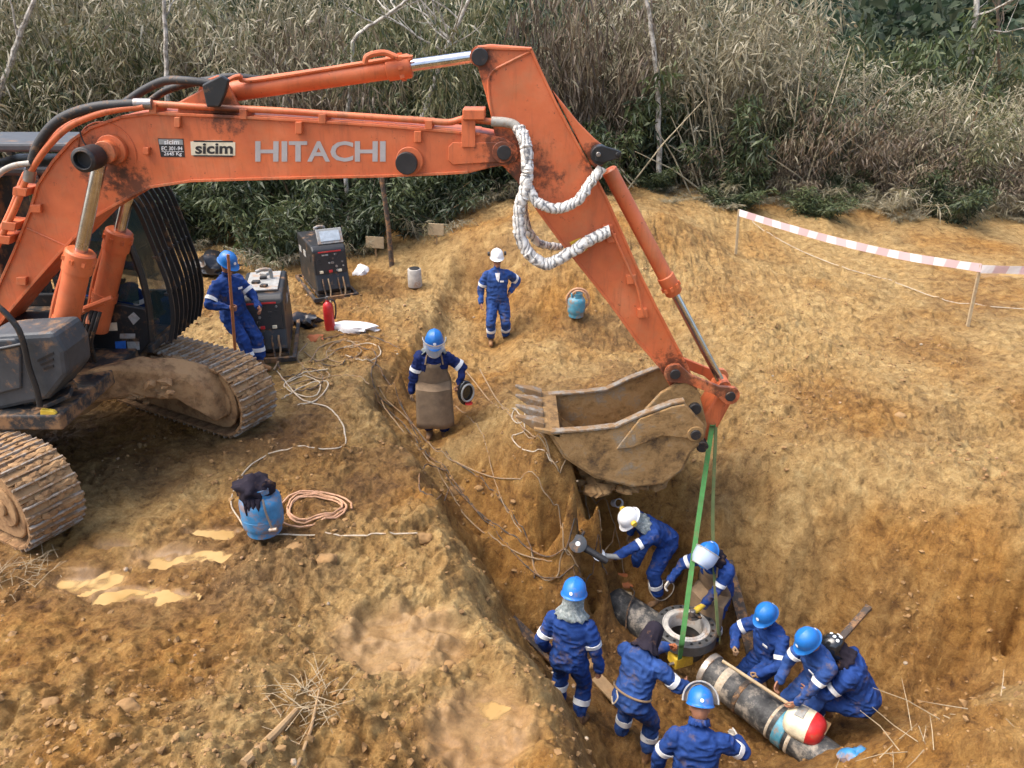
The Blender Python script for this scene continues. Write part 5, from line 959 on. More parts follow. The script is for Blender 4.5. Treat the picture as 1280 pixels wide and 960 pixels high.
# the pole
mb = MB(); pa, pb = aty(296, 466, YP), aty(285, 318, YP); pa.z = max(pa.z, gz(pa.x, pa.y) - .05); mb.tube([pa, pb], [.024, .021], 12); o = mb.build('wooden_pole', 'wood_orange', None, smooth=True); tag(o, 'orange wooden pole held upright by the man beside the track', 'pole')
# ------------------------------------------------------------------ welding generators
def generator(px, py, rz, label, lid, seed):
    b = on_ground(px, py, .05); t = thing('welding_generator', label, 'generator', b, R(rz), 'engine driven welders at the clearing edge'); w = .33
    prof = [(-.74, .16), (-.76, .24), (-.66, .52), (-.61, .98), (-.52, 1.06), (.70, 1.08), (.74, 1.02), (.74, .16)]
    mb = MB(); mb.prism([Vector((-w, y, z)) for y, z in prof], (0, 0, 0), (2 * w, 0, 0)); mb.build('housing', 'black_paint', t, local=True, bevel=.035, seg=3)
    A, B = Vector((0, -.665, .53)), Vector((0, -.615, .96)); d = (B - A).normalized(); nrm = Vector((0, -d.z, d.y)); Rm = Matrix((Vector((1, 0, 0)), -nrm, d)).transposed()
    mb = MB(); mb.box(A.lerp(B, .5) + nrm * .008, (.56, .012, .40), Rm); pn = mb.build('control_panel', 'ink', t, local=True, bevel=.004)
    rr = random.Random(seed + 3)
    for i in range(26):
        u = rr.uniform(-.24, .24); v = rr.choice([.12, .3, .48, .66, .84]); c = A.lerp(B, v) + Vector((u, 0, 0)) + nrm * .018
        mb = MB(); k = rr.random()
        if k < .5: mb.box(c, (rr.uniform(.02, .06), .012, rr.uniform(.015, .035)), Rm); mb.build('switch', rr.choice(['panel_grey', 'dark_steel', 'dark_steel', 'grey_plastic']), pn, local=True)
        else: mb.cyl(c, c + nrm * .02, rr.uniform(.012, .024), n=12); mb.build('knob', rr.choice(['panel_grey', 'dark_steel', 'steel', 'rubber']), pn, local=True, smooth=True)
    mb = MB(); mb.box(A.lerp(B, .98) + nrm * .02, (.44, .01, .025), Rm); mb.build('name_strip', 'red', pn, local=True)
    for u, mt_ in ((-.2, 'cream'), (-.02, 'red'), (.16, 'cream')): mb = MB(); c = A.lerp(B, .1) + Vector((u, 0, 0)) + nrm * .025; mb.box(c, (.07, .03, .05), Rm); mb.build('socket', mt_, pn, local=True, bevel=.006)
    for k, u in enumerate((-.2, -.09, .1, .2)):
        mb = MB(); p = Vector((u, -.70, .44)); mb.tube(spline([p, p + Vector((0, -.05, -.08)), p + Vector((.01, -.08, -.22)), p + Vector((.03 * (-1) ** k, -.16, -.36)), p + Vector((.1 * (-1) ** k, -.4, -.42))], 5), .016, 8); mb.build('lead', 'cable_tan' if k % 2 else 'cable_dark', t, local=True, smooth=True)
    for k in range(7): mb = MB(); mb.box((-.24 + k * .08, -.72 + .0, .335), (.012, .02, .16), Matrix.Rotation(R(-19), 3, 'X')); mb.build('grille_bar', 'rubber', t, local=True)
    mb = MB(); mb.tube(spline([(.12, .2, 1.08), (.12, .2, 1.2), (.1, .18, 1.25), (.0, .14, 1.27), (-.1, .1, 1.25)], 5), .03, 12); mb.build('exhaust_pipe', 'panel_grey', t, local=True, smooth=True)
    for s_ in (-1, 1):
        mb = MB(); mb.box((s_ * (w + .08), 0, .09), (.06, 1.75, .07)); mb.build('skid_rail', 'dark_plate', t, local=True, bevel=.008)
        for y in (-.3, .1, .5): mb = MB(); mb.box((s_ * (w + .003), y, .78), (.008, .2, .12)); mb.build('side_vent', 'panel_grey' if y > 0 else 'ink', t, local=True)
    for y in (-.86, .86): mb = MB(); mb.box((0, y, .09), (2 * w + .22, .06, .08)); mb.build('skid_cross_bar', 'dark_plate', t, local=True, bevel=.008)
    mb = MB(); mb.box((0, 0, .13), (2 * w, 1.5, .04)); mb.build('skid_floor', 'dark_plate', t, local=True)
    if lid:
        Rl = Matrix.Rotation(R(62), 3, 'X'); mb = MB(); mb.box((.08, -.42, 1.20), (.5, .3, .03), Rl); lo = mb.build('raised_lid', 'panel_grey', t, local=True, bevel=.01); mb = MB(); mb.box(Vector((.08, -.42, 1.20)) + Rl @ Vector((0, 0, .02)), (.38, .2, .012), Rl); mb.build('lid_window', 'screen', lo, local=True)
    else:
        mb = MB(); mb.box((0, .1, 1.09), (.5, 1.0, .03)); mb.build('top_plate', 'panel_grey', t, local=True, bevel=.008)
        for k in range(4): mb = MB(); mb.box((rr.uniform(-.15, .15), -.25 + k * .22, 1.12), (rr.uniform(.1, .2), .1, .05), Matrix.Rotation(rr.uniform(-.6, .6), 3, 'Z')); mb.build('top_fitting', rr.choice(['dark_steel', 'rubber', 'panel_grey']), t, local=True, bevel=.012)
    return t
generator(408, 362, 26, 'dark welding generator on a skid frame with its instrument lid raised', True, 0)
generator(340, 432, 12, 'dusty welding generator with pale top standing behind the man with the pole', False, 4)
# ------------------------------------------------------------------ bottles, extinguisher, sacks, stakes
def gas_bottle(px, py, r, h, mat, label, z0=0):
    b = on_ground(px, py, z0); t = thing('gas_bottle', label, 'gas bottle', b); k = h
    mb = MB(); mb.lathe([(0, .02), (r * .75, .02), (r * .8, .05), (r * .97, .09), (r, .14), (r, k * .66), (r * .97, k * .72), (r * .8, k * .80), (r * .45, k * .84), (0, k * .85)], 36); mb.build('shell', mat, t, local=True, smooth=True)
    mb = MB(); mb.lathe([(r * .82, 0), (r * .84, 0), (r * .84, .07), (r * .82, .07), (r * .82, 0)], 32); mb.build('foot_ring', mat, t, local=True, smooth=True)
    mb = MB(); mb.lathe([(r * 1.0, k * .36), (r * 1.012, k * .365), (r * 1.012, k * .375), (r, k * .38)], 36); mb.build('weld_seam', mat, t, local=True, smooth=True)
    for a0 in (0, 1, 2):
        mb = MB(); vs = [(r * .62 * math.cos(a), r * .62 * math.sin(a)) for a in np.linspace(R(a0 * 120 + 10), R(a0 * 120 + 95), 10)]; mb.ribbon([Vector((x, y, k * .81)) for x, y in vs], (0, 0, 0), (0, 0, k * .19), .012); mb.build('collar', mat, t, local=True, smooth=True)
    mb = MB(); mb.cyl((0, 0, k * .83), (0, 0, k * .94), .022, n=12); mb.cyl((-.05, 0, k * .92), (.05, 0, k * .92), .014, n=10); mb.build('valve', 'steel', t, local=True, smooth=True); return t
t1 = gas_bottle(331, 662, .215, .56, 'tank_blue', 'large blue gas bottle with blackened rag on top beside the orange hose')
q = np.array(ICO[3][0]); v = q * (1 + .35 * val3(q * 2.6, 5)[:, None] + .45 * val3(q * 7, 8)[:, None]) * np.array([.17, .16, .15]); mb = MB(); mb.add([Vector(p) + Vector((-.02, -.03, .53)) for p in v], ICO[3][1])
for a in (.3, .9, 1.6, 2.4): mb.tube([(-.1 + .1 * a * .6, -.17, .5), (-.1 + .1 * a * .6, -.19, .40), (-.1 + .1 * a * .6, -.2, .30 + .05 * (a % 1))], [.03, .022, .008], 6)
o = mb.build('charred_rag', 'hood_cloth', None, smooth=True, angle=180); o.location = t1.location; tag(o, 'blackened rag heaped over the valve of the large blue bottle', 'rag')
tb = thing('gas_torch', 'steel gas torch hooked on the side of the large blue bottle', 'torch', t1.location); mb = MB(); mb.tube(spline([(.10, -.18, .50), (.12, -.215, .38), (.15, -.225, .25), (.17, -.235, .17)], 5), .012, 8); mb.build('lance', 'steel', tb, local=True, smooth=True); mb = MB(); mb.tube([(.14, -.24, .165), (.22, -.24, .175)], .022, 10); mb.build('burner_head', 'worn_steel', tb, local=True, smooth=True)
t2 = gas_bottle(720, 395, .165, .46, 'tank_teal', 'small teal gas bottle with orange hose coiled over it behind the stick')
def coil(name, c, r, turns, rad, mat, label, cat='hose', sq=1., vert=False, seed=1, rise=.012):
    rr = random.Random(seed); pts = []
    for i in range(int(turns * 18)):
        a = 2 * PI * i / 18; k = r * (1 + .18 * math.sin(a * .37 + seed) + rr.uniform(-.02, .02)); p = Vector((k * math.cos(a) + .06 * r * math.sin(i * .11), k * sq * math.sin(a) + .1 * r * math.cos(i * .07), rise * i / 18)); pts.append(Vector((p.x, p.z * 2, p.y)) if vert else p)
    mb = MB(); P = [p + Vector(c) for p in pts]
    if not vert:
        hz_ = gzs([p.x for p in P], [p.y for p in P]); P = [Vector((p.x, p.y, max(h_, c[2] - .03) + rad + p.z - c[2])) for p, h_ in zip(P, hz_)]
    mb.tube(P, rad, 6); o = mb.build(name, mat, None, smooth=True); return tag(o, label, cat)
coil('coiled_hose', t2.location + Vector((.03, -.02, .33)), .19, 2.6, .017, 'hose_orange', 'orange hose draped in loops over the small teal bottle', 'hose', 1, True, 4)
b = on_ground(394, 636); coil('coiled_hose', b, .34, 4.6, .011, 'hose_orange', 'thin orange hose lying in loose coils beside the large blue bottle', 'hose', .8, False, 2, .006)
b = on_ground(413, 412, .08); t = thing('fire_extinguisher', 'red fire extinguisher standing by the white sack', 'extinguisher', b); mb = MB(); mb.lathe([(0, 0), (.085, 0), (.09, .02), (.09, .42), (.075, .48), (.03, .52), (.03, .55), (0, .55)], 26); mb.build('cylinder', 'red', t, local=True, smooth=True)
mb = MB(); mb.box((0, 0, .58), (.04, .05, .06)); mb.tube([(0, -.02, .6), (.0, -.12, .63)], .012, 8); mb.build('valve_handle', 'steel', t, local=True); mb = MB(); mb.tube(spline([(.03, 0, .57), (.12, 0, .52), (.13, 0, .35), (.10, .0, .2)], 5), .014, 8); mb.build('hose', 'rubber', t, local=True, smooth=True); mb = MB(); mb.lathe([(.0905, .2), (.092, .2), (.092, .34), (.0905, .34)], 26); mb.build('label_wrap', 'red', t, local=True, smooth=True)
b = on_ground(442, 411, .08); crumple('white_sack', b, .40, 'sack', 'crumpled white plastic sack on the ground beside the extinguisher', 'sack', (1.1, .55, .3), 11)
b = on_ground(383, 408, .08); crumple('black_bag', b + Vector((0, 0, .08)), .3, 'plastic_black', 'crumpled black plastic bag between generator and extinguisher', 'bag', (.8, .7, .6), 14, .6)
b = on_ground(268, 345, .1); crumple('dark_tarp', b + Vector((0, 0, .2)), .5, 'plastic_black', 'dark tarpaulin bundle behind the man with the pole', 'tarpaulin', (.9, .7, .5), 17, .6)
b = on_ground(392, 424, .08); crumple('red_cloth', b, .16, 'orange_leather', 'small reddish cloth lying beside the cables', 'cloth', (1.2, .8, .5), 18)
b = on_ground(452, 342, .1); crumple('pale_cloth', b, .28, 'sack', 'pale sack slumped at the corner of the generator skid', 'sack', (.6, .8, .7), 21)
b = on_ground(519, 358, .1); t = thing('concrete_cylinder', 'pale concrete sample cylinder standing on the clay', 'cylinder', b); mb = MB(); mb.lathe([(0, 0), (.14, 0), (.15, .02), (.14, .36), (.135, .38), (0, .38)], 24); mb.build('block', 'concrete', t, local=True, smooth=True); mb = MB(); mb.lathe([(.1, .38), (.11, .40), (.05, .41), (0, .41)], 18); mb.build('cap', 'dark_steel', t, local=True, smooth=True)
b = on_ground(767, 632, -.3); t = thing('paper_cup', 'small whitish cup dropped on the slope above the bending man', 'cup', b + Vector((0, 0, .04))); t.rotation_euler = (R(60), 0, .5); mb = MB(); mb.lathe([(0, 0), (.05, 0), (.065, .14), (.06, .14), (.045, .01), (0, .01)], 20); mb.build('cup_wall', 'sack', t, local=True, smooth=True)
for (px, py, top_, lb) in ((920, 318, (924, 262), 'far wooden stake carrying the barrier tape'), (1210, 408, (1226, 330), 'near wooden stake carrying the barrier tape')):
    b = on_ground(px, py, .1); tp = aty(*top_, b.y); mb = MB(); mb.beam(b - Vector((0, 0, .15)), tp, .055, .04, (0, 1, 0)); o = mb.build('wooden_stake', 'pale_wood', None, bevel=.006); tag(o, lb, 'stake')
    if px == 920: S1 = tp
    else: S2 = tp
m, n, l, bb = new_mat('barrier_tape'); tc = n.new('ShaderNodeTexCoord'); tc.name = 'TC'; sx = n.new('ShaderNodeSeparateXYZ'); l.new(tc.outputs['UV'], sx.inputs[0]); mth = n.new('ShaderNodeMath'); mth.operation = 'FRACT'; l.new(sx.outputs[0], mth.inputs[0])
l.new(ramp(n, l, mth.outputs[0], [(.44, (.74, .69, .67)), (.5, (.60, .42, .42))]), bb.inputs['Base Color']); bb.inputs['Roughness'].default_value = .45; M['barrier_tape'] = m
def tape(pts, w, label):
    P = spline(pts, 16); mb = MB(); vs = []; fs = []; L = 0; us = []
    for i, p in enumerate(P):
        if i: L += (p - P[i - 1]).length
        us.append(L); tl = .25 * math.sin(i * .35) ; x = Vector((math.sin(tl) * .5, -math.sin(tl), math.cos(tl))); vs += [p - x * w / 2, p + x * w / 2]
    fs = [(2 * i, 2 * i + 2, 2 * i + 3, 2 * i + 1) for i in range(len(P) - 1)]; mb.add(vs, fs); o = mb.build('barrier_tape', 'barrier_tape'); uv = o.data.uv_layers.new(name='uv')
    for lp in o.data.loops: uv.data[lp.index].uv = (us[lp.vertex_index // 2] / .42, lp.vertex_index % 2)
    sd = o.modifiers.new('s', 'SOLIDIFY'); sd.thickness = .002; return tag(o, label, 'tape', 'red and white barrier tape')
S3 = S2 + Vector((2.6, -.6, .05)); off = Vector((0, -.04, -.06))
tape([S1 + off, S1.lerp(S2, .25) + off + Vector((0, 0, -.08)), S1.lerp(S2, .5) + off + Vector((0, 0, -.12)), S1.lerp(S2, .75) + off + Vector((0, 0, -.1)), S2 + off], .15, 'pink and white striped barrier tape strung between the two stakes'); tape([S2 + off * 1.3, S2.lerp(S3, .5) + off, S3 + off], .15, 'barrier tape running on from the near stake to the right edge')
b = S3.copy(); mb = MB(); mb.beam(Vector((b.x, b.y, gz(b.x, b.y) - .1)), b, .055, .04, (0, 1, 0)); o = mb.build('wooden_stake', 'pale_wood', None, bevel=.006); tag(o, 'wooden stake holding the barrier tape beyond the right edge', 'stake')
b = on_ground(490, 331, .2); tp = aty(477, 222, b.y); mb = MB(); mb.tube([b - Vector((0, 0, .2)), b.lerp(tp, .5) + Vector((.02, 0, 0)), tp], [.06, .052, .05], 10); o = mb.build('wooden_post', 'cable_dark', None, smooth=True); tag(o, 'dark slanting wooden post at the edge of the thicket', 'post')
for px, py, w, h, lb in ((436, 310, .5, .32, 'pale wooden board on a stake just behind the raised generator lid'), (470, 322, .4, .26, 'small pale marker board left of the dark post'), (546, 306, .34, .26, 'small square marker board at the foot of the thicket')):
    b = on_ground(px, py, .2); t = thing('marker_board', lb, 'sign board', b); mb = MB(); mb.box((0, 0, .35), (w, .03, h), Matrix.Rotation(.06, 3, 'Y')); mb.build('board', 'pale_wood', t, local=True, bevel=.005); mb = MB(); mb.box((0, .03, .15), (.04, .03, .5)); mb.build('stake', 'wood', t, local=True)
# ------------------------------------------------------------------ cables and ropes on the ground
def cable(pix, r, mat, label, z0=0, name='cable', cat='cable', lift=0):
    P = [on_ground(x, y, z0) for x, y in pix]; P = spline(P, 9); h = gzs([p.x for p in P], [p.y for p in P]); r = r * .8; s_ = np.convolve(np.pad(h, 6, 'edge'), np.ones(13) / 13, 'valid'); h = np.maximum(h - .01, s_)
    mb = MB(); mb.tube([Vector((p.x, p.y, float(k) + r + lift)) for p, k in zip(P, h)], r, 6); o = mb.build(name, mat, None, smooth=True); return tag(o, label, cat)
cable([(468, 492), (500, 530), (530, 562), (560, 590), (590, 630), (620, 656), (655, 684), (700, 700), (726, 708)], .013, 'cable_dark', 'dark cable running down the slope to the two grinders', -.3)
cable([(474, 486), (512, 530), (545, 565), (580, 588), (640, 604), (680, 626), (700, 650), (704, 680), (712, 700)], .011, 'cable_tan', 'muddy tan cable swinging right above the grinders', -.3)
cable([(560, 440), (585, 470), (620, 506), (650, 530), (685, 560), (705, 580), (730, 606), (748, 640), (768, 668)], .012, 'cable_tan', 'tan cable crossing the ridge before the bucket', .1)
cable([(570, 512), (596, 530), (608, 560), (618, 600), (632, 640), (652, 670)], .009, 'cable_tan', 'thin cable passing the feet of the apron welder', -.2)
cable([(558, 590), (535, 592), (524, 604), (530, 616), (548, 622), (562, 618)], .012, 'cable_dark', 'dark hose loop at the edge of the trench', -.2)
cable([(640, 512), (652, 514), (656, 524), (648, 530), (640, 524), (644, 514), (656, 540), (640, 548), (660, 566), (690, 590)], .010, 'rope', 'pale hose loop lying near the bucket teeth', .2)
cable([(664, 686), (668, 712), (682, 726), (697, 722), (700, 704), (706, 690), (716, 700), (722, 716)], .011, 'cable_tan', 'tan cable loop hanging left of the grinders', -.8)
cable([(716, 712), (722, 728), (740, 734), (758, 732)], .011, 'cable_dark', 'dark lead from the grinder to the far pipe', -1.)
for k, pl in enumerate(([(476, 500), (520, 556), (556, 606), (590, 660), (640, 690), (690, 704)], [(500, 500), (540, 560), (596, 596), (640, 640), (664, 690), (668, 730)], [(600, 470), (640, 520), (690, 580), (740, 640), (772, 690), (780, 720)], [(480, 470), (500, 510), (540, 575), (600, 650), (650, 700), (690, 730), (730, 740)])):
    cable(pl, .011, 'cable_dark' if k % 2 else 'cable_tan', ['muddy lead hugging the left side of the trench', 'thin dark lead crossing the middle of the cable slope', 'brown lead running over the ridge to the bending man', 'long dark lead ending at the far pipe'][k], -.4)
cable([(431, 540), (430, 556), (399, 561), (341, 570), (309, 588), (289, 623), (298, 648), (316, 667), (360, 669), (420, 669), (470, 669), (522, 668)], .011, 'rope', 'pale rope curving round the large blue bottle', 0, 'rope', 'rope')
for k, pl in enumerate(([(368, 470), (352, 476), (372, 492), (392, 488), (404, 474), (388, 462), (370, 472)], [(380, 440), (400, 452), (424, 440), (446, 434), (430, 424), (402, 434), (388, 452)], [(346, 464), (376, 500), (410, 512), (428, 530), (431, 545)], [(440, 430), (470, 446), (464, 470), (472, 492), (490, 512)], [(384, 430), (372, 452), (392, 476), (412, 470), (398, 458)], [(352, 500), (378, 486), (410, 480), (396, 500), (372, 508)], [(405, 425), (440, 420), (470, 425), (500, 436)])):
    cable(pl, .014, 'cable_dark' if k % 3 == 0 else ('cable_tan' if k % 3 == 1 else 'rope'), ['dark welding lead looped on the ground below the generators', 'tan welding lead coiled in front of the white sack', 'pale lead trailing from the generators toward the blue bottle', 'dark lead leading off to the trench edge', 'tan loop of cable in front of the black bag', 'pale cable loop beside the track end', 'dark cable passing behind the white sack'][k], .05, 'cable', 'cable')
for k, pl in enumerate(([(360, 480), (380, 470), (400, 480), (392, 496), (366, 494), (356, 482), (380, 466), (410, 462)], [(410, 440), (436, 432), (452, 442), (430, 452), (408, 446), (420, 430), (450, 428)], [(386, 454), (420, 458), (440, 450), (470, 456), (480, 476)], [(430, 436), (462, 430), (476, 440), (456, 450), (432, 446)], [(350, 490), (372, 480), (404, 470), (440, 470), (462, 486)])):
    cable(pl, .012, ['rope', 'cable_tan', 'cable_dark'][k % 3], ['pale tangle of lead nearest the track end', 'brown lead coil right of the red cloth', 'dark lead snaking right below the sack', 'pale loop nearest the trench edge', 'long brown lead stretched in front of the cable tangle'][k], .05)
cable([(940, 276), (962, 292), (1000, 314), (1060, 338), (1120, 354), (1190, 378), (1285, 388)], .012, 'rope', 'pale rope lying on the clay below the barrier tape', .05, 'rope', 'rope')
cable([(810, 726), (812, 742), (822, 752), (836, 748), (842, 734), (830, 726), (818, 736), (826, 750)], .011, 'rope', 'pale hose coil between the bending man and the flange worker', -2.0)
mb = MB(); P = [PA.lerp(PB, .35) + Vector((.2, .1, .2)), PA.lerp(PB, .5) + Vector((.1, .0, .29)), PA.lerp(PB, .62) + Vector((-.1, -.12, .22)), PA.lerp(PB, .66) + Vector((-.16, -.2, .0))]; mb.tube(spline(P, 6), .011, 6); o = mb.build('cable', 'cable_dark', None, smooth=True); tag(o, 'dark cable draped across the far pipe', 'cable')
# ------------------------------------------------------------------ thicket at the edge of the clearing
def leaf_mat(name, cols, gloss=.5):
    m, n, l, b = new_mat(name); at = n.new('ShaderNodeAttribute'); at.attribute_name = 'tone'; oi = n.new('ShaderNodeObjectInfo')
    ad = n.new('ShaderNodeMath'); ad.operation = 'MULTIPLY_ADD'; l.new(oi.outputs['Random'], ad.inputs[0]); ad.inputs[1].default_value = .3; l.new(at.outputs['Fac'], ad.inputs[2])
    sb = n.new('ShaderNodeMath'); sb.operation = 'SUBTRACT'; l.new(ad.outputs[0], sb.inputs[0]); sb.inputs[1].default_value = .15
    c = ramp(n, l, sb.outputs[0], [(k / (len(cols) - 1), q) for k, q in enumerate(cols)]); l.new(c, b.inputs['Base Color']); b.inputs['Roughness'].default_value = gloss; b.inputs['Specular IOR Level'].default_value = .4
    tr = n.new('ShaderNodeBsdfTranslucent'); l.new(c, tr.inputs[0]); mx = n.new('ShaderNodeMixShader'); mx.inputs[0].default_value = .25; l.new(b.outputs[0], mx.inputs[1]); l.new(tr.outputs[0], mx.inputs[2]); l.new(mx.outputs[0], n['Material Output'].inputs[0]); M[name] = m
DG, MG, OL, ST, PS, BR = (.036, .052, .022), (.085, .105, .042), (.175, .165, .075), (.265, .232, .148), (.47, .43, .315), (.13, .10, .07)
leaf_mat('leaf_olive', [DG, DG, MG, OL, OL, ST, PS]); leaf_mat('leaf_straw', [BR, OL, ST, ST, ST, PS, PS]); leaf_mat('leaf_brown', [(.045, .03, .02), BR, BR, (.16, .11, .065), ST, ST]); leaf_mat('leaf_green', [(.012, .022, .01), DG, DG, MG, MG, (.08, .115, .04), OL]); leaf_mat('leaf_far', [(.014, .026, .016), (.022, .04, .022), (.035, .058, .03), (.05, .07, .036), (.075, .085, .045)], .7)
leaf_mat('leaf_red', [(.05, .02, .014), (.09, .03, .02), (.13, .045, .03), (.17, .08, .05)])
M['cane'] = surf('cane', (.42, .36, .24), .7, dirt=.3, dirt_col=(.11, .085, .05), dscale=3, bmp=0); M['bark_pale'] = surf('bark_pale', (.50, .47, .41), .8, dirt=.5, dirt_col=(.14, .12, .09), dscale=6, bmp=.4); M['cane_dark'] = surf('cane_dark', (.085, .065, .045), .8, dirt=.3, bmp=0)
def leaves_mesh(mb_extra, base, dirs, L, Wd, tone, lmat, cmat, name):
    """one mesh: stems (from an MB) plus bent lance-shaped leaves"""
    n = len(base); d = dirs / np.linalg.norm(dirs, axis=1)[:, None]; rv = RNG.normal(size=(n, 3)); s = np.cross(d, rv); s /= np.linalg.norm(s, axis=1)[:, None] + 1e-9; up = np.cross(s, d)
    mid = base + d * (L * .45)[:, None] + up * (L * .06)[:, None]; tip = base + d * L[:, None] - np.array([0, 0, 1]) * (L * .18)[:, None]
    V = np.stack([base, mid - s * (Wd / 2)[:, None], tip, mid + s * (Wd / 2)[:, None]], 1).reshape(-1, 3); ev = np.array(mb_extra.v).reshape(-1, 3) if mb_extra.v else np.zeros((0, 3)); off = len(V)
    me = bpy.data.meshes.new(name); F = [tuple(q) for q in (np.arange(n)[:, None] * 4 + np.arange(4)).tolist()] + [tuple(i + off for i in f) for f in mb_extra.f]
    me.from_pydata(np.r_[V, ev].tolist(), [], F); me.materials.append(M[lmat]); me.materials.append(M[cmat]); mi = np.r_[np.zeros(n, np.int32), np.ones(len(mb_extra.f), np.int32)].astype(np.int32); me.polygons.foreach_set('material_index', mi)
    a = me.attributes.new('tone', 'FLOAT', 'POINT'); a.data.foreach_set('value', np.r_[np.repeat(tone, 4), np.full(len(ev), .5)].astype(np.float32)); return me
def cane_clump(h, spread, ncane, nleaf, lmat, cmat, leafL=.22, leafW=.03, droop=.8, low=.15, stem_r=.018, tone_sd=.2, name='clump'):
    mb = MB(); bases = []; dirs = []; per = nleaf // ncane
    for c in range(ncane):
        a = random.uniform(0, 2 * PI); r0 = spread * .35 * math.sqrt(random.random()); hh = h * random.uniform(.55, 1.08); out = random.uniform(.1, 1) * spread; b = Vector((r0 * math.cos(a), r0 * math.sin(a), -.2)); a2 = a + random.uniform(-.8, .8)
        pts = []
        for k in range(6): t = k / 5; pts.append(b + Vector((math.cos(a2) * out * t ** 1.8, math.sin(a2) * out * t ** 1.8, hh * (t - .16 * t ** 3 * (out / spread)))))
        mb.tube(pts, [stem_r * (1 - .75 * k / 5) for k in range(6)], 4, False)
        P = np.array([tuple(p) for p in pts]); t = low + (1 - low) * RNG.random(per) ** .75; k = np.clip((t * 5).astype(int), 0, 4); f = (t * 5 - k)[:, None]; q = P[k] * (1 - f) + P[k + 1] * f
        tw = RNG.normal(size=(per, 3)) * np.array([.33, .33, .2]) * (h / 5) * (1.15 - .5 * t)[:, None]; q = q + tw; bases.append(q); az = RNG.uniform(0, 2 * PI, per); d = np.stack([np.cos(az) * .75 + tw[:, 0], np.sin(az) * .75 + tw[:, 1], RNG.normal(-droop, .5, per)], 1); dirs.append(d)
    B = np.concatenate(bases); D = np.concatenate(dirs); n = len(B); L = leafL * RNG.uniform(.5, 1.35, n); Wd = leafW * RNG.uniform(.6, 1.3, n)
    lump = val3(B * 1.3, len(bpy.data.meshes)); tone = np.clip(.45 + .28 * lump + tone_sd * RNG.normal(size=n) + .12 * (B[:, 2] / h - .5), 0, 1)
    return leaves_mesh(mb, B, D, L, Wd, tone, lmat, cmat, name)
CL = dict(olive=[cane_clump(5.6, 1.9, 20, 4200, 'leaf_olive', 'cane', .29, .042) for _ in range(3)], straw=[cane_clump(5.2, 1.8, 24, 3400, 'leaf_straw', 'cane', .32, .04, .5, stem_r=.024) for _ in range(2)], brown=[cane_clump(4.6, 1.9, 22, 3000, 'leaf_brown', 'cane', .32, .045, 1.1) for _ in range(2)], green=[cane_clump(2.6, 1.6, 16, 3200, 'leaf_green', 'cane_dark', .26, .06, .5, .05) for _ in range(2)], red=[cane_clump(2.2, .7, 6, 700, 'leaf_red', 'cane_dark', .34, .05, 1.0)], low=[cane_clump(1.1, 1.3, 14, 1500, 'leaf_straw', 'cane', .3, .022, .2, .0, .008)])
LAB = dict(olive=('olive and straw coloured cane clump standing at the edge of the clearing', 'cane_clump', 'cane clump', 'olive cane clumps behind the clearing'), straw=('dry straw coloured cane clump beyond the heaps of clay', 'cane_clump', 'cane clump', 'dry straw cane clumps'), brown=('withered brown drooping clump in the thicket', 'withered_bush', 'bush', 'withered brown clumps'), green=('dark green leafy bush at the foot of the thicket', 'leafy_bush', 'bush', 'dark green bushes along the clearing'), red=('tuft of rust red withered leaves in the dry thicket', 'withered_bush', 'bush', 'red leaved tufts'), low=('low tuft of dry grass at the edge of the bare clay', 'grass_tuft', 'grass tuft', 'dry grass tufts along the clay edge'))
PL = {}
def plant(kind, x, y, sc=1., zs=1., lean=0):
    if abs(x) > .72 * y + 1: return
    lb, nm, cat, gr = LAB[kind]; o = link_mesh(nm, random.choice(CL[kind])); o.location = (x, y, gz(x, y) - .05); o.rotation_euler = (lean, lean * .5, random.uniform(0, 2 * PI)); o.scale = (sc, sc, sc * zs); PL.setdefault(kind, []).append(o); return tag(o, lb, cat, gr)
rp = random.Random(5)
U = rp.uniform
x = -17.
while x < -1.2:                                          # left wall of cane
    plant(rp.choice(['olive', 'olive', 'olive', 'straw', 'brown']), x + U(-.4, .4), 20.6 + U(-.5, .6), U(.85, 1.1), U(.95, 1.15)); plant(rp.choice(['olive', 'straw', 'straw', 'brown']), x + U(-.5, .5), 22.6 + U(-.6, .8), U(.95, 1.15), U(1.0, 1.2))
    if rp.random() < .45: plant(rp.choice(['straw', 'olive']), x + U(-.5, .5), 25 + U(-.6, .8), U(1, 1.2), U(1.1, 1.3))
    plant('green', x + U(-.4, .4), 19.5 + U(-.3, .5), U(.7, 1.0), U(.7, 1.1)); x += U(1.0, 1.5)
for px, py in ((250, 285), (330, 300), (440, 292), (520, 285), (560, 270), (600, 262), (650, 262), (690, 262), (735, 258)):
    p = atz(px, py, .7); plant('green', p.x, p.y + .4, U(.8, 1.1), U(.7, 1.)); plant('low', p.x + U(-.5, .5), p.y - .1, U(.5, .8))
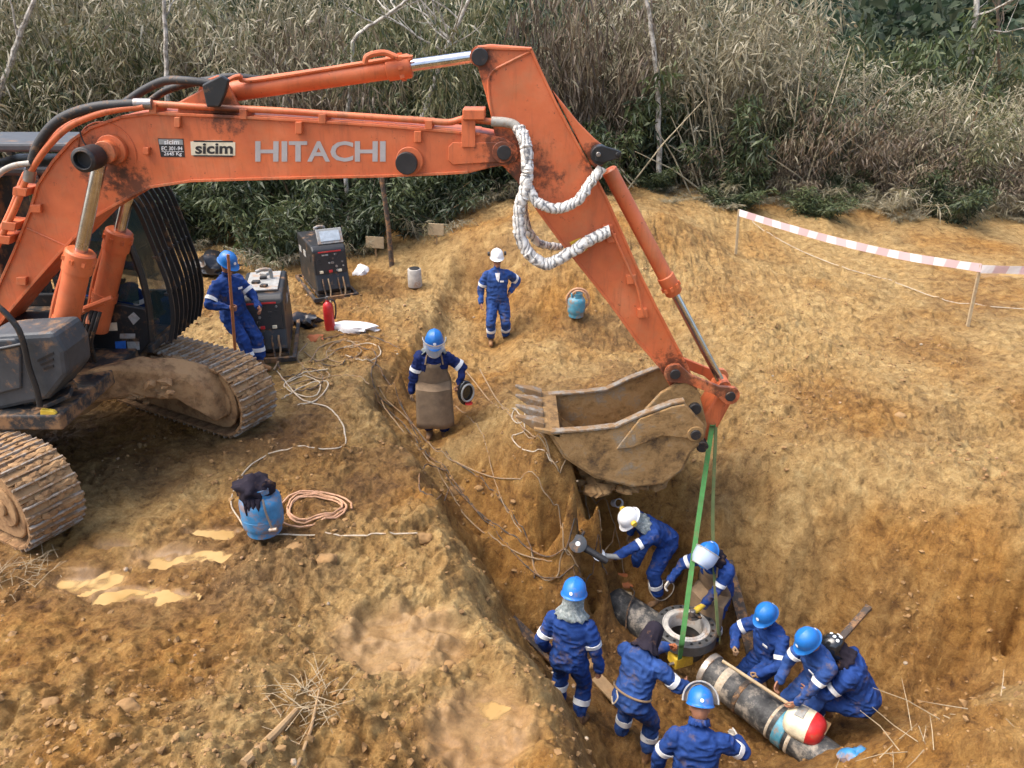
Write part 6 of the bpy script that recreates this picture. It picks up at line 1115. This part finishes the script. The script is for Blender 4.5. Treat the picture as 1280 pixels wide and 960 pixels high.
for x, y, k, s_, zs in ((-1.6, 22.6, 'olive', .8, .66), (-.2, 23, 'green', 1.3, 1.3), (.5, 24.5, 'straw', .85, .62), (1.6, 22.8, 'brown', 1.05, 1.35), (2.3, 22.4, 'brown', 1.0, 1.25), (3., 24, 'straw', 1, 1.0), (3.9, 22.8, 'green', 1.2, 1.2), (4.4, 24.2, 'straw', 1.1, 1.05), (5.3, 23.6, 'straw', 1.15, 1.1), (5.0, 25.5, 'straw', 1.2, 1.15), (6.4, 24.2, 'straw', 1.15, 1.05), (6.2, 22.6, 'green', 1.1, 1.0), (7.4, 25, 'straw', 1.1, 1.0), (7.9, 23.4, 'brown', .9, .8), (8.8, 24.6, 'olive', 1, .75), (9.6, 25.6, 'straw', 1.0, .75), (10.4, 24.4, 'brown', .9, .7), (11.6, 26, 'straw', 1., .7), (12.4, 25, 'olive', .9, .65), (13.6, 26.6, 'straw', 1, .65), (14.8, 26, 'brown', .9, .6), (16.2, 27, 'straw', 1, .65), (17.6, 27, 'brown', 1, .7), (19, 28, 'straw', 1., .7), (13, 29, 'green', 1.6, 1.4), (15.5, 30, 'green', 1.7, 1.3), (17.5, 31, 'olive', 1.1, .75), (11, 30, 'olive', 1.2, .75), (20, 31, 'olive', 1.2, .8), (2.6, 26, 'olive', 1.1, .95), (-2.6, 24.5, 'olive', 1.0, .7), (8.3, 28, 'olive', 1.1, .9)):
    plant(k, x, y if y > 28 else max(21.9, y - max(0, x - 4) * .32), s_, zs)
for x, y in ((5.6, 22.), (8.2, 21.9), (10.6, 21.8), (12.8, 21.8), (14.4, 21.8), (15.8, 22)): plant('brown', x + U(-.3, .3), y, U(.6, .8), U(.45, .6)); plant('green', x + 1 + U(-.3, .3), y + .4, U(.6, .9), U(.5, .8)); plant('low', x + U(-.6, .6), y - .5, U(.8, 1.2))
for k in range(22): plant(rp.choice(['low', 'low', 'green']), U(3.5, 15.5), U(20.2, 21.7), U(.35, .8), U(.4, .9))
for k in range(10): plant('low', U(-12, -1), U(18.3, 19.2), U(.35, .7), .8)
for px, py in ((990, 150), (1000, 185), (985, 120), (978, 140)): p = aty(px, py + 45, 24.); plant('red', p.x, 23.6, .6, 1.2)
ORD = 'first second third fourth fifth sixth seventh eighth ninth tenth eleventh twelfth thirteenth fourteenth fifteenth sixteenth seventeenth eighteenth nineteenth twentieth'.split()
TENS = 'twent thirt fort fift sixt sevent eight ninet'.split()
def nth(i):
    n_ = i + 1
    return ORD[i] if n_ <= 20 else (TENS[n_ // 10 - 2] + 'ieth' if n_ % 10 == 0 else TENS[n_ // 10 - 2] + 'y-' + ORD[n_ % 10 - 1])
for kind, lst in PL.items():
    what = dict(olive='olive and straw cane clump', straw='dry straw coloured cane clump', brown='withered brown drooping bush', green='dark green leafy bush', red='rust red withered tuft', low='low dry grass tuft')[kind]
    lst.sort(key=lambda o: o.location.x / o.location.y)
    for i, o in enumerate(lst): o['label'] = what + ', ' + nth(i) + ' of its kind from the left along the thicket'
# tangle of leaning dead canes
for k in range(95):
    x0 = rp.uniform(3, 18) if k < 55 else rp.uniform(-15, -3); y0 = 21.6 + (x0 * .02 if x0 > 0 else -1.2) + rp.uniform(-.4, .8); a = rp.uniform(-1.1, 1.1); L = rp.uniform(2.0, 4.5); b = Vector((x0, y0, gz(x0, y0) - .1)); e = b + Vector((math.sin(a) * L, rp.uniform(-.8, .6), math.cos(a) * L)); mb = MB(); mb.tube([b, b.lerp(e, .5) + Vector((0, 0, .12)), e], [.026, .02, .01], 5); o = mb.build('dead_cane', 'cane' if k % 4 else 'cane_dark', None, smooth=True); tag(o, 'bare dead cane leaning in the tangle at the clearing edge', 'cane', 'bare dead canes')
DC = sorted((o for o in bpy.data.objects if o.name.startswith('dead_cane')), key=lambda o: sum(v.co.x / v.co.y for v in o.data.vertices) / len(o.data.vertices))
for i, o in enumerate(DC): o['label'] = 'bare dead cane in the thicket, ' + nth(i) + ' from the left of the leaning canes'
# pale bare trees
def bare_tree(pts, r, label, nb, seed, Y, blen=1.6, mat='bark_pale'):
    rr = random.Random(seed); P = spline([aty(x, y, Y) for x, y in pts], 6); g = P[0].copy(); g.z = gz(g.x, g.y); t = thing('bare_tree', label, 'tree', g); P = [g - Vector((0, 0, .3))] + P
    mb = MB(); mb.tube([p + Vector((rr.uniform(-.02, .02), 0, 0)) for p in P], [r * (1 - .6 * i / len(P)) for i in range(len(P))], 8); mb.build('trunk', mat, t, smooth=True); mb = MB()
    for k in range(nb):
        i = rr.randrange(len(P) // 2, len(P)); b = P[i]; d = Vector((rr.uniform(-1, 1), rr.uniform(-.4, .4), rr.uniform(.15, .9))).normalized(); L = blen * rr.uniform(.5, 1.3); pts_ = [b]
        for s_ in range(5): d = (d + Vector((rr.uniform(-.35, .35), rr.uniform(-.3, .3), rr.uniform(-.2, .3)))).normalized(); pts_.append(pts_[-1] + d * L / 5)
        r1 = r * .38 * rr.uniform(.5, 1); mb.tube(pts_, [r1 * (1 - .8 * q / 5) for q in range(6)], 5)
        for q in range(2): j = rr.randrange(1, 4); d2 = (d + Vector((rr.uniform(-1, 1), rr.uniform(-.5, .5), rr.uniform(-.3, .8)))).normalized(); mb.tube([pts_[j], pts_[j] + d2 * L * .25, pts_[j] + d2 * L * .5 + Vector((0, 0, .05))], [r1 * .5, r1 * .3, r1 * .1], 4)
    o = mb.build('crown', mat, t, smooth=True); tag(o, 'bare leafless branches')
bare_tree([(-12, 230), (-6, 150), (2, 112), (14, 76), (28, 36), (46, -10), (60, -50)], .10, 'pale mottled trunk leaning across the upper left corner', 2, 3, 19.6)
bare_tree([(505, 260), (512, 190), (534, 132), (556, 66), (568, 40), (590, -10)], .085, 'pale bare tree with thin forked branches rising above the boom tip', 14, 8, 19.4, 2.0)
bare_tree([(430, 200), (440, 90), (444, 48), (482, 20), (520, -8)], .06, 'thin pale bare branch arching over the arm cylinder', 7, 12, 19.2, 1.4)
bare_tree([(825, 250), (822, 120), (816, 50), (808, 0), (800, -50)], .08, 'slim pale trunk standing right of the stick head', 3, 15, 21.4)
bare_tree([(1196, 240), (1200, 170), (1208, 110), (1216, 50), (1222, -10), (1226, -60)], .16, 'tall white trunk rising at the upper right', 6, 18, 30, 2.4)
bare_tree([(1240, 230), (1250, 120), (1246, 40), (1252, -20)], .07, 'thin dark bare tree beside the tall white trunk', 9, 24, 30.5, 2.4, 'cane_dark')
bare_tree([(1036, 250), (1033, 170), (1026, 90), (1019, 0), (1014, -40)], .05, 'straight straw coloured cane pole above the dry thicket', 0, 28, 24, 1.0, 'cane')
bare_tree([(212, 200), (208, 80), (205, 0), (200, -40)], .07, 'pale slim trunk half hidden in the cane wall', 4, 31, 19.3, 1.2)
# ------------------------------------------------------------------ far hillside with forest
hx_ = np.linspace(-140, 160, 90); hy_ = np.linspace(34, 260, 70); HX, HY = np.meshgrid(hx_, hy_)
def hill_h(x, y): return -3.5 + np.clip((y - 40) * .26, 0, 60) + 5 * fbm2(x * .018, y * .018, 3, 61) * sstep(40, 80, y) + .10 * np.clip(-x, 0, 200) * sstep(40, 90, y)
HH = hill_h(HX.ravel(), HY.ravel()); me = bpy.data.meshes.new('hill'); ii = np.arange(HX.size).reshape(HX.shape); F = np.stack([ii[:-1, :-1], ii[:-1, 1:], ii[1:, 1:], ii[1:, :-1]], -1).reshape(-1, 4)
me.from_pydata(np.c_[HX.ravel(), HY.ravel(), HH].tolist(), [], F.tolist()); me.polygons.foreach_set('use_smooth', [True] * len(me.polygons)); M['hill'] = surf('hill', (.03, .042, .02), .9, dirt=.2, dscale=.1, bmp=0); me.materials.append(M['hill']); o = link_mesh('hill', me); tag(o, kind='structure')
N = 1500; cx = RNG.uniform(-110, 130, N); cy = 46 + 150 * RNG.random(N) ** 1.3; cz = hill_h(cx, cy); B = []; D = []; L = []; T = []
for i in range(N):
    r = RNG.uniform(1.6, 3.4); k = 90; v = RNG.normal(size=(k, 3)); v /= np.linalg.norm(v, axis=1)[:, None]; v[:, 2] = np.abs(v[:, 2]) * 1.2; lum = 1 + .35 * val3(v * 2.2 + i, i); q = v * (r * lum)[:, None]
    B.append(q + np.array([cx[i], cy[i], cz[i] + r * .6])); D.append(v + RNG.normal(size=(k, 3)) * .7 - np.array([0, 0, .3])); L.append(RNG.uniform(.6, 1.3, k)); T.append(np.clip(.42 + RNG.normal() * .16 + .22 * RNG.normal(size=k), 0, 1))
B = np.concatenate(B); D = np.concatenate(D); L = np.concatenate(L); T = np.concatenate(T); me = leaves_mesh(MB(), B, D, L, L * .55, T, 'leaf_far', 'cane_dark', 'distant_forest'); o = link_mesh('distant_forest', me); tag(o, 'dark green forest covering the far hillside', 'forest', kind='stuff')
# ------------------------------------------------------------------ loose clods, stones, twigs
mb = MB(); rc = random.Random(21)
NC = 8000; xs = np.array([rc.uniform(-6.5, 7.5) for _ in range(NC * 2)]); ys = np.array([3.3 + 12 * rc.random() ** 1.5 for _ in range(NC * 2)])
den = sstep(-.25, .35, fbm2(xs * .55, ys * .55, 3, 71)) + .9 * np.exp(-(((xs + 2.8) / 3.2) ** 2 + ((ys - 3.9) / 1.0) ** 2)); keep = np.array([rc.random() for _ in range(NC * 2)]) < den * .8
for cx, cy, rx, ry, dep in PUD: keep &= (((xs - cx) / rx) ** 2 + ((ys - cy) / ry) ** 2) > 1.3
xs, ys = xs[keep][:NC], ys[keep][:NC]; hz_ = gzs(xs, ys)
for x, y, z in zip(xs, ys, hz_):
    r = .008 + .03 * rc.random() ** 3.5; mb.ico((x, y, z + r * .1), r, 1, .42, (1, rc.uniform(.7, 1.2), rc.uniform(.6, .9)), Matrix.Rotation(rc.uniform(0, 6), 3, 'Z'), rc)
o = mb.build('soil_clods', 'clod'); tag(o, 'loose clods of clay scattered over the ground', 'soil', kind='stuff')
mb = MB(); k_ = rc.sample(range(len(xs)), 140)
for i in k_:
    x = xs[i] + rc.uniform(-.3, .3); y = ys[i] + rc.uniform(-.3, .3); r = .012 + .022 * rc.random() ** 2; mb.ico((x, y, gz(x, y, True) + r * .3) if False else (x, y, hz_[i] + .01), r, 1, .2, (1, .8, .7), Matrix.Rotation(rc.uniform(0, 6), 3, 'Z'), rc)
o = mb.build('pebbles', 'stone'); tag(o, 'small pale stones scattered in the clay', 'pebbles', kind='stuff')
for px, py, r, z, lb in ((573, 614, .17, -.5, 'rounded clay boulder below the dark hose loop'), (372, 684, .10, 0, 'flat stone right of the pale rope bend'), (408, 700, .11, 0, 'brown rock among the clods in front of the blue bottle'), (160, 885, .10, .3, 'grey stone on the heap at the lower left'), (60, 880, .08, .3, 'half buried stone at the left edge'), (530, 672, .10, 0, 'pale flat rock at the trench lip'), (600, 610, .07, -.4, 'loose clod in the middle of the cable slope'), (495, 835, .07, 0, 'clod standing in the wet mud patch'), (735, 830, .12, -1.8, 'wet rock at the feet of the two standing men'), (560, 830, .06, 0, 'small stone between the two wet patches'), (1125, 520, .09, 0, 'pale stone on the right plateau')):
    b = on_ground(px, py, z); v = np.array(ICO[3][0]); sd = px; q = v * (1 + .25 * val3(v * 1.6 + px, sd)[:, None] + .12 * val3(v * 4, sd + 1)[:, None]) * np.array([1.2, .95, .7]) * r * .8; mb = MB(); mb.add([Vector(p) + b + Vector((0, 0, -r * .05)) for p in q], ICO[3][1]); o = mb.build('rock', 'clod', None, smooth=True, angle=50); tag(o, lb, 'rock')
def twigs(name, c, n, spread, L, r, label, up=.35, mat='twig', seed=1):
    rr = random.Random(seed); mb = MB()
    for k in range(n):
        a = rr.uniform(0, 2 * PI); b = Vector((c[0] + rr.gauss(0, spread[0]), c[1] + rr.gauss(0, spread[1]), 0)); b.z = gz(b.x, b.y) + rr.uniform(0, .06); d = Vector((math.cos(a), math.sin(a), rr.uniform(-.1, 1) * up)).normalized(); l_ = L * rr.uniform(.4, 1.2); mb.tube([b, b + d * l_ * .5 + Vector((0, 0, rr.uniform(-.02, .05))), b + d * l_], [r, r * .8, r * .4], 4)
    o = mb.build(name, mat, None); return tag(o, label, 'twigs', kind='stuff')
p = on_ground(385, 880, .2); twigs('dry_grass', p, 70, (.1, .2), .26, .0035, 'tangle of dry grass stalks on the near bank', .25, 'twig', 3)
p = on_ground(1140, 935, -1.4); twigs('dry_twigs', p, 20, (.25, .1), .5, .005, 'heap of dry twigs in the lower right corner', .6, 'twig', 5)
p = on_ground(20, 720, .05); twigs('dry_grass', p, 60, (.2, .2), .3, .003, 'wisps of dry grass by the near track', .4, 'twig', 7)
p = atz(150, 470, 1.0); 
for px0, py0, px1, py1, r, z, lb in ((305, 960, 372, 898, .035, .25, 'weathered stick lying on the near bank'), (370, 965, 400, 870, .014, .25, 'thin stick beside the dry grass tangle'), (1240, 240, 1285, 268, .04, .4, 'dead branch lying at the thicket edge')):
    a, b = on_ground(px0, py0, z), on_ground(px1, py1, z); mb = MB(); mb.tube([a + Vector((0, 0, r)), a.lerp(b, .5) + Vector((.02, 0, r * 2)), b + Vector((0, 0, r + .05))], [r, r * .9, r * .6], 8); o = mb.build('stick', 'wood', None, smooth=True); tag(o, lb, 'stick')
